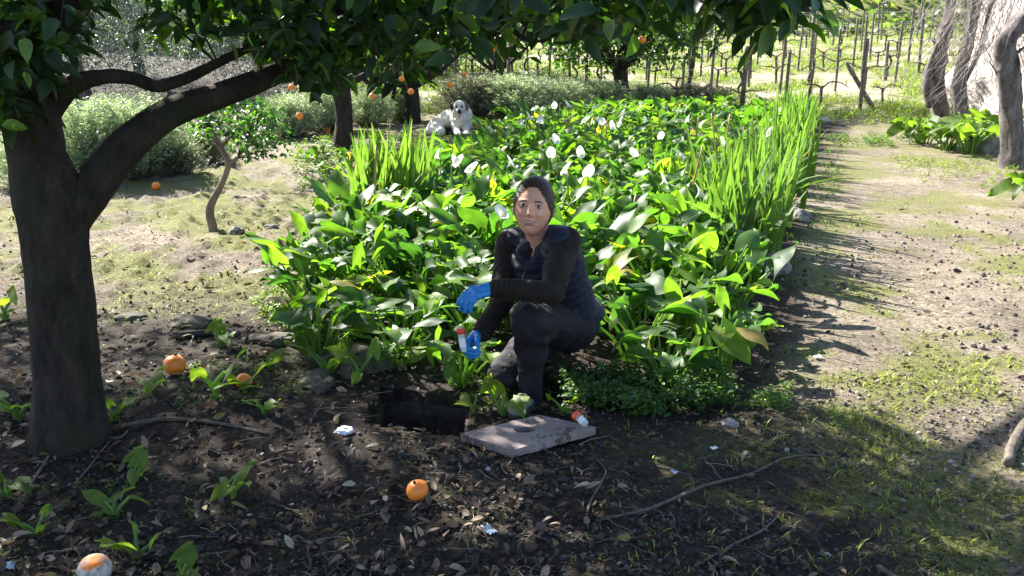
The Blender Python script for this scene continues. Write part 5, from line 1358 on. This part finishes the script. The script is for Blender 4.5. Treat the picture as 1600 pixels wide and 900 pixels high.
# eyes, brows, teeth
for s in (-1, 1):
    ec = np.array([s*.0305, -.0725, .0015])
    V, Fc = sphere_tpl(24, 16, .0124); e = npmesh('eye', toH(V+ec), Fc, M['eye'], W)
    V, Fc = sphere_tpl(20, 12, .0062); V[:, 1] *= .42; npmesh('iris', toH(V+ec+np.array([.0012, -.0109, -.0002])), Fc, M['iris'], e)
    # lids: thin shells over the eyeball
    for up in (1, -1):
        Vl = []; nn = 14
        for i in range(nn+1):
            a = -1.15+2.3*i/nn
            for k in range(4):
                el = (up*(.30 if up > 0 else .28)*math.cos(a*1.25)+.02) if k == 0 else up*(.30+.28*k)
                if k == 0: el = up*(.42*max(0, math.cos(a*1.3))) 
                rr_ = .0131+.0004*k
                Vl.append((ec[0]+rr_*math.sin(a)*math.cos(el), ec[1]-rr_*math.cos(a)*math.cos(el), ec[2]+rr_*math.sin(el)))
        Fl = [(i*4+k, i*4+k+1, (i+1)*4+k+1, (i+1)*4+k) for i in range(nn) for k in range(3)]
        npmesh('eyelid', toH(Vl), np.array(Fl), M['skin'], W, np.broadcast_to(np.array((.42, .23, .17)), (len(Vl), 3)))
        if up > 0:
            pl = []
            for i in range(0, nn+1): 
                a = -1.15+2.3*i/nn; el = .42*max(0, math.cos(a*1.3)); pl.append((ec[0]+.0137*math.sin(a)*math.cos(el), ec[1]-.0137*math.cos(a)*math.cos(el), ec[2]+.0137*math.sin(el)))
            V, Fc = tube(pl, .0009, 5, 0, False); npmesh('lashes', toH(V), Fc, M['lash'], W)
    pb = [(s*.013, -.0890, .0175), (s*.024, -.0880, .0200), (s*.036, -.083, .0200), (s*.047, -.073, .0160)]
    V, Fc = tube(pb, [.0022, .0026, .0020, .0009], 6, .2, True, 1, 3); npmesh('eyebrow', toH(V), Fc, M['lash'], W)
V, Fc = tube([(x_, -.0918+abs(x_)**2*18, -.0612+x_*x_*11) for x_ in np.linspace(-.0205, .0205, 9)], [.0008, .0015, .0020, .0022, .0022, .0022, .0020, .0015, .0008], 6); npmesh('teeth', toH(V), Fc, M['teeth'], W)
# hair: cap pulled back, with a low bun
def hair_shell():
    nu, nv = 120, 90; th = np.linspace(0, math.pi, nv+1); ph = np.linspace(0, 2*math.pi, nu, endpoint=False)
    TH, PH = np.meshgrid(th, ph, indexing='ij'); x = np.sin(TH)*np.sin(PH); y = -np.sin(TH)*np.cos(PH); z = np.cos(TH)
    X, Y, Z = skull(x, y, z)
    side = np.abs(x)
    hl = .078-.075*np.clip((side-.10)/.8, 0, 1)**1.9
    t = smooth(-.05, .30, -y); hl = -.075*(1-t)+hl*t
    up = smooth(0, .034, Z-hl); dn = smooth(0, .014, hl-Z)
    f = 1.012+.062*up-.11*dn+.006*np.sin(PH*31+2*np.sin(TH*4))*up-.018*np.exp(-((x-.05)/.035)**2)*smooth(.25, .75, -y)*up
    inside = dn > .95
    V = np.stack([X*f, Y*f, Z*f], -1).reshape(-1, 3)
    i = np.arange(nv)[:, None]*nu; j = np.arange(nu)[None]; j2 = (j+1) % nu
    Fq = np.stack([i+j, i+nu+j, i+nu+j2, i+j2], -1).reshape(-1, 4)
    ins = inside.reshape(-1)
    Fq = Fq[~ins[Fq].all(1)]
    return V, Fq
V, Fq = hair_shell(); hair = npmesh('hair', toH(V), Fq, M['hair'], W)
V, Fc = sphere_tpl(24, 16); V = V*np.array([.036, .034, .034])+np.array([.0, .108, -.02]); npmesh('hair_bun', toH(V), Fc, M['hair'], hair)
mbh = MB(); qh = random.Random(4)
for k_ in range(190):
    a_ = qh.uniform(-1.45, 1.45); sd_ = abs(math.sin(a_)); hz_ = .078-.075*max(0, (sd_-.10)/.8)**1.9-qh.uniform(-.001, .006)
    zc = max(-.2, min(.92, hz_/.116)); rr_ = math.sqrt(1-zc*zc); d0 = np.array([rr_*math.sin(a_), -rr_*math.cos(a_), zc]); d1 = np.array([.1*math.sin(a_), .97, -.12+.1*qh.uniform(-1, 1)]); d1 /= np.linalg.norm(d1)
    om = math.acos(max(-1, min(1, d0@d1))); pl = []
    for t_ in np.linspace(0, 1, 12):
        dd = (math.sin((1-t_)*om)*d0+math.sin(t_*om)*d1)/math.sin(om); dd[2] += .25*math.sin(math.pi*t_)*abs(math.cos(a_))*.4; dd /= np.linalg.norm(dd)
        X_, Y_, Z_ = skull(*[np.array([v]) for v in dd]); f_ = 1.012+.066*min(1, t_*6)+qh.uniform(-.002, .004); pl.append((float(X_[0])*f_, float(Y_[0])*f_, float(Z_[0])*f_))
    mbh.add(*tube(pl, [.0008]+[.0014]*10+[.001], 4, 0, False))
V_ = np.concatenate(mbh.V); npmesh('hair_strands', toH(V_), [np.concatenate(f_) for f_ in mbh.F.values()], M['hair_light'], hair)
for s in (-1, 1):
    V, Fc = tube([(s*.062, -.036, .050), (s*.0735, -.018, .026), (s*.077, .008, .010), (s*.076, .04, -.008)], [.003, .006, .008, .008], 8, .1, True, 1, 4); mbh = npmesh('hair_strand', toH(V), Fc, M['hair'], hair)
# shirt: arms, shoulders
def ridge(co, f, k=5):
    a = vnoise(co[:, 0]*1.0+co[:, 2]*.9, co[:, 1]*.6-co[:, 2]*.5+co[:, 0]*.3, f, k); b = vnoise(co[:, 2]*1.1-co[:, 0]*.7, co[:, 1]+co[:, 0]*.4, f*1.7, k+3)
    return (1-np.minimum(1, np.abs(a)*5))*.6+(1-np.minimum(1, np.abs(b)*5))*.4
def wr(amp, f, stretch=(1, 1, 1)):
    st = np.array(stretch)
    return lambda co, no: co+no*(amp*nrm3(co*st, f))[:, None]
def sleeve(a, e, w, name_seed):
    mb = MB(); cap(mb, [a, (a+e)/2, e, (e*.45+w*.55), w+(e-w)*.03], [.058, .052, .046, .042, .0385], 20); return mb
def ribs(a, b, amp, f):
    a = np.array(a); b = np.array(b); d = (b-a)/np.linalg.norm(b-a)
    def fn(co, no):
        t = (co-a)@d; k = smooth(.02, .08, t/np.linalg.norm(b-a)) ; w = np.sin(t*f+6*nrm3(co, 7))*smooth(.35, .9, t/np.linalg.norm(b-a))
        return co+no*(amp*w+.010*nrm3(co, 13)+.009*ridge(co, 13)-.003)[:, None]
    return fn
remesh('sleeve', sleeve(shL, elL, wrL, 1), .006, M['shirt'], W, 5, ribs(elL, wrL, .0035, 330))
remesh('sleeve', sleeve(shR, elR, wrR, 2), .006, M['shirt'], W, 5, ribs(elR, wrR, .0035, 330))
mb = MB(); ell(mb, chest+np.array([0, .01, .0]), (.122, .092, .13)); cap(mb, [chest, neck0+np.array([0, .0, -.03])], [.08, .058])
def scoop(co, no):
    c0 = pw(832, 385, 3.40); d = np.linalg.norm((co-c0)*np.array([1.4, 1, .8]), axis=1); return co-no*(.03*np.exp(-(d/.05)**2))[:, None]
remesh('shirt_front', mb, .008, M['shirt'], W, 4, scoop)
# vest
mb = MB()
ax = (waist-chest)/np.linalg.norm(waist-chest)
ell(mb, chest+np.array([.0, .0, .0]), (.142, .118, .13)); ell(mb, (chest+waist)/2, (.142, .122, .13)); ell(mb, waist+np.array([.005, -.01, .01]), (.148, .138, .12)); ell(mb, pelv+np.array([.01, -.01, .07]), (.170, .160, .085))
cap(mb, [shL+np.array([-.005, 0, .006]), chest+np.array([.0, .03, .085]), shR+np.array([.01, 0, .0])], [.056, .068, .052]); 
cap(mb, [shL+np.array([-.02, 0, -.01]), waist+np.array([.06, -.04, .0])], [.075, .095]); cap(mb, [shR+np.array([.02, .0, -.01]), waist+np.array([-.05, -.02, .0])], [.07, .09])
# stand-up collar
cA = pw(838, 362, 3.50)
def vfn(co, no):
    t = (co-shL)@ax; q_ = np.abs(np.sin(t*math.pi/.042)); 
    co = co+no*(.013*(q_**.5-.6)+.008*nrm3(co, 11)+.005*ridge(co, 18))[:, None]
    # open V at the throat
    v0 = pw(822, 395, 3.38); rel = co-v0; w = np.exp(-((rel[:, 0]*1.0)/(.022+.35*np.clip(rel[:, 2]+.02, 0, .1)))**2)*smooth(-.07, .0, rel[:, 2])*(no[:, 1] < .2)*(rel[:, 1] < .09)
    return co-no*(.052*w)[:, None]
vest = remesh('vest', mb, .007, M['vest'], W, 6, vfn)
# collar
mb = MB(); Vc = []; nA_, nz = 40, 6
for k in range(nz+1):
    t = k/nz
    for i in range(nA_+1):
        a = R(-122)+R(244)*i/nA_; rx_ = .083-.010*t; ry_ = .080-.006*t; dropf = .052*smooth(.55, 1.0, abs(a)/R(122))
        Vc.append((neck0[0]-.004+rx_*math.sin(a), neck0[1]+ry_*math.cos(a)-.008*t-.008, neck0[2]-.035+.062*t-dropf+.002*math.sin(i*1.1)))
Fq_ = [(k*(nA_+1)+i, k*(nA_+1)+i+1, (k+1)*(nA_+1)+i+1, (k+1)*(nA_+1)+i) for k in range(nz) for i in range(nA_)]
co_ = npmesh('collar', Vc, np.array(Fq_), M['vest'], vest); s_ = co_.modifiers.new('s', 'SOLIDIFY'); s_.thickness = .014; s_.offset = 0
# zip
zp = [pw(826, 405, 3.375), pw(820, 425, 3.37), pw(814, 450, 3.38)]
V, Fc = tube(zp, .003, 6, .1, True, 1, 3); npmesh('zip', V, Fc, M['sole'], vest)
# trousers
mb = MB()
cap(mb, [hipL, (hipL+knL)/2+np.array([0, 0, .01]), knL], [.108, .086, .070], 24); cap(mb, [knL+np.array([0, .01, -.01]), (knL+anL)/2+np.array([.004, .01, 0]), anL+np.array([0, .01, -.015]), anL+np.array([.006, -.004, -.055])], [.066, .056, .050, .060], 24)
cap(mb, [hipR, (hipR+knR)/2, knR+np.array([0, 0, .015])], [.105, .088, .072], 24); cap(mb, [knR+np.array([0, .01, 0]), anR+np.array([0, 0, .01])], [.064, .05], 20); ell(mb, pelv+np.array([.01, .03, -.005]), (.155, .15, .115))
def tfn(co, no):
    w1 = np.sin((co[:, 2]*60+co[:, 0]*35+4*nrm3(co, 6)))*np.exp(-((co-(knL+np.array([.05, .05, -.03])))**2).sum(1)/.012)
    w2 = np.sin(((co-hipR)@((knR-hipR)/.4))*95+3*nrm3(co, 8))*np.exp(-((co-(knR*.6+hipR*.4))**2).sum(1)/.02)
    w3 = np.sin((co[:, 0]*70-co[:, 2]*25+5*nrm3(co, 5)))*np.exp(-((co-(hipL*.7+knL*.3))**2).sum(1)/.03)
    return co+no*(.008*w1+.007*w2+.007*w3+.012*nrm3(co, 9)+.014*ridge(co*np.array([1, 1, 1]), 9)-.006)[:, None]
remesh('trousers', mb, .0065, M['trousers'], W, 5, tfn)
# boots
mb = MB(); fz = -WL[2]+.045
cap(mb, [anL+np.array([0, .01, .02]), anL+np.array([-.010, .0, -.035]), np.array([anL[0]-.036, anL[1]-.085, .038]), np.array([anL[0]-.062, anL[1]-.155, .026])], [.042, .040, .034, .024], 20); ell(mb, (anL[0], anL[1]+.02, .045), (.036, .05, .04)); ell(mb, (anL[0]-.055, anL[1]-.13, .028), (.042, .06, .024))
bt_ = remesh('boot', mb, .006, M['boot'], W, 5, wr(.006, 14))
V, Fc = sphere_tpl(28, 8); V = V*np.array([.048, .135, .014])@rotm([0], [0], [R(-16)])[0].T+np.array([anL[0]-.034, anL[1]-.075, .016]); npmesh('sole', V, Fc, M['sole'], bt_)
mb = MB(); cap(mb, [anR, anR+np.array([.01, .10, -.0]), anR+np.array([.01, .13, -.03])], [.045, .04, .03]); remesh('boot', mb, .007, M['boot'], W, 4, None)

# gloved hands: palm, four fingers and a thumb each
def hand(wr_, kn, up, side, fingers, thumb, cuff_dir, name='glove'):
    """wr_ wrist, kn centre of knuckles, up = back-of-hand normal, side = towards the thumb"""
    mb = MB(); wr_, kn = np.array(wr_), np.array(kn); d = kn-wr_; L = np.linalg.norm(d); d /= L
    up = np.array(up, float); up -= d*np.dot(up, d); up /= np.linalg.norm(up); sd = np.cross(d, up)*side
    cap(mb, [wr_-d*.04, wr_, wr_+d*.03], [.030, .028, .028], 18)
    for o_, w_ in ((-.026, .013), (-.009, .0145), (.009, .0145), (.025, .0135)):
        cap(mb, [wr_+d*.018+sd*o_*.6, kn+sd*o_], [.0165, w_], 12)
    for i, (bends, ln) in enumerate(fingers):
        o_ = (.027, .009, -.009, -.026)[i]; p = kn+sd*o_; dirv = d.copy(); pts = [p]; ang = 0
        for bnd, l_ in zip(bends, ln):
            ang += bnd; v = dirv*math.cos(ang)-up*math.sin(ang)+sd*(.10*(1.5-i)*.5)*math.cos(ang); v /= np.linalg.norm(v); p = p+v*l_; pts.append(p)
        rr_ = (.0088, .0092, .0088, .0080)[i]; cap(mb, pts, [rr_*1.08, rr_, rr_*.93, rr_*.82], 12)
    pts = [wr_+d*.022+sd*.018-up*.008]
    for v in thumb: pts.append(pts[-1]+(d*v[0]+sd*v[1]-up*v[2]))
    cap(mb, pts, [.0165, .0125, .0110, .0092][:len(pts)], 12)
    return remesh(name, mb, .0032, M['glove'], W, 1, lambda co, no: co+no*(.003*nrm3(co, 45)+.0022*ridge(co, 60)-.001)[:, None])
Lf = [(.036, .024, .019), (.040, .027, .020), (.037, .025, .019), (.030, .020, .017)]
# raised hand: points left, fingers drooping
hand(wrL+np.array([-.014, 0, 0]), pw(742, 457, 3.07), (0, -.35, 1), 1, [((.55+.1*i, .45, .3), Lf[i]) for i in range(4)], [(.022, .016, .012), (.020, .004, .018), (.014, .0, .016)], None)
# lower hand: fist round the tube
k2 = pw(728, 541, 3.22)
hand(wrR+np.array([-.008, 0, -.006]), k2, (-.75, .55, .40), -1, [((.9+.05*i, 1.05, .8), Lf[i]) for i in range(4)], [(.020, .020, .014), (.022, .006, .014), (.012, -.006, .014)], None)
vb = P(725, 550, 3.165); vt = P(720, 517, 3.175)
vial(tuple(vb), tuple(vt-vb), M['capred'], 'clear sample tube with a red cap held in the lower blue glove', .075, .0125)

# ------------------------------------------------------------------ the dog
m, nt, b = newmat('fur'); M['fur'] = m
n_ = noise(nt, 60, 5, None, .7)
nt.links.new(mixc(nt, attr(nt), ramp(nt, n_, [(.3, (.72, .70, .68)), (.7, (1.15, 1.15, 1.15))]), 1, 'MULTIPLY'), b.inputs['Base Color']); b.inputs['Roughness'].default_value = .9; bump(nt, b, n_, .7, .015)
M['nose'] = m_plain('black_nose', (.012, .011, .012), .35, 60, .2, .1); M['tongue'] = m_plain('pink_tongue', (.62, .18, .18), .4, 30, .1, 0)
M['darkfur'] = m_plain('dark_ear_fur', (.035, .028, .026), .9, 60, .4, .6)
dgp = at(712, 211); DY = dgp.y; dz0 = ghf(dgp.x, DY)
D = empty('dog', (dgp.x, DY, dz0), 0, 'large cream dog with dark ears lying on the ground with its tongue out', 'dog')
DL_ = np.array(D.location)
u = DY/F/math.cos(PITCH)*1.0       # metres per photo pixel at the dog
def dp(px, py, dy=0.0): v = P(px, py, DY+dy); return np.array([v.x, v.y, v.z])-DL_
mb = MB()
ch = dp(722, 186, .05); rump = dp(688, 196, .55); mid = dp(702, 187, .35)
ell(mb, ch, (13*u, .20, 15*u)); ell(mb, mid, (19*u, .30, 14*u)); ell(mb, rump, (18*u, .26, 13*u)); cap(mb, [ch, mid, rump], [.16, .155, .14], 20)
cap(mb, [dp(676, 200, .35), dp(671, 205, .1)], [.09, .06]); cap(mb, [dp(684, 200, .2), dp(690, 206, -.05), dp(680, 208, -.12)], [.10, .06, .035])  # thigh and hind foot
hd = dp(718, 167, -.12)
cap(mb, [ch+np.array([0, -.02, .08]), hd+np.array([0, .06, -.03])], [.145, .10], 20)
ell(mb, hd, (.092, .105, .095)); ell(mb, hd+np.array([0, -.02, .03]), (.075, .08, .06))
cap(mb, [hd+np.array([.005, -.06, -.030]), hd+np.array([.008, -.165, -.048])], [.056, .040], 16)
cap(mb, [hd+np.array([.005, -.05, -.07]), hd+np.array([.008, -.135, -.088])], [.034, .022], 12)
for s, p1, p2 in ((-1, dp(713, 204, -.08), dp(716, 209, -.32)), (1, dp(728, 202, -.06), dp(730, 209, -.36))):
    cap(mb, [ch+np.array([s*.085, -.05, -.07]), p1, p2], [.075, .055, .038], 16); ell(mb, p2+np.array([0, -.03, -.004]), (.042, .06, .032))
cap(mb, [dp(674, 202, .5), dp(668, 205, .35), dp(664, 206, .15)], [.05, .035, .02])
def dogcol(co):
    c = np.empty((len(co), 3)); c[:] = (.76, .69, .60)
    r_ = co-hd; mz = np.exp(-((r_[:, 0]-.008)/.045)**2-((r_[:, 2]+.07)/.035)**2)*smooth(-.03, -.10, r_[:, 1])
    w = np.clip(mz*1.3, 0, 1)[:, None]; c = c*(1-w)+np.array((.05, .042, .04))*w
    for s in (-1, 1):
        e = np.exp(-((r_[:, 0]-s*.038)/.021)**2-((r_[:, 2]-.012)/.024)**2)*(r_[:, 1] < -.02); w = np.clip(e*1.1, 0, 1)[:, None]; c = c*(1-w)+np.array((.06, .05, .045))*w
    pawz = (co[:, 2] < .10) & (co[:, 1] < -.1); c[pawz] = (.80, .78, .76)
    w = smooth(.15, .5, co[:, 1])[:, None]*.35; c = c*(1-w)+np.array((.34, .27, .22))*w
    return c
remesh('body', mb, .011, M['fur'], D, 5, lambda co, no: co+no*(.006*nrm3(co, 12)+.006*nrm3(co, 34))[:, None], dogcol)
for s in (-1, 1):
    mb = MB(); cap(mb, [hd+np.array([s*.075, .01, .055]), hd+np.array([s*.112, -.005, .015]), hd+np.array([s*.112, -.02, -.05])], [.024, .034, .016], 12)
    remesh('ear', mb, .008, M['darkfur'] if s < 0 else M['fur'], D, 3, None, lambda co: np.broadcast_to(np.array((.16, .12, .10)), (len(co), 3)))
    V, Fc = sphere_tpl(14, 10, .013); npmesh('eye', V+hd+np.array([s*.037, -.088, .012]), Fc, M['nose'], D)
V, Fc = sphere_tpl(18, 12); npmesh('nose', V*np.array([.024, .018, .019])+hd+np.array([.008, -.203, -.035]), Fc, M['nose'], D)
mb = MB(); cap(mb, [hd+np.array([.006, -.13, -.075]), hd+np.array([.006, -.168, -.095]), hd+np.array([.004, -.175, -.130])], [.020, .022, .014]); remesh('tongue', mb, .006, M['tongue'], D, 3, None)
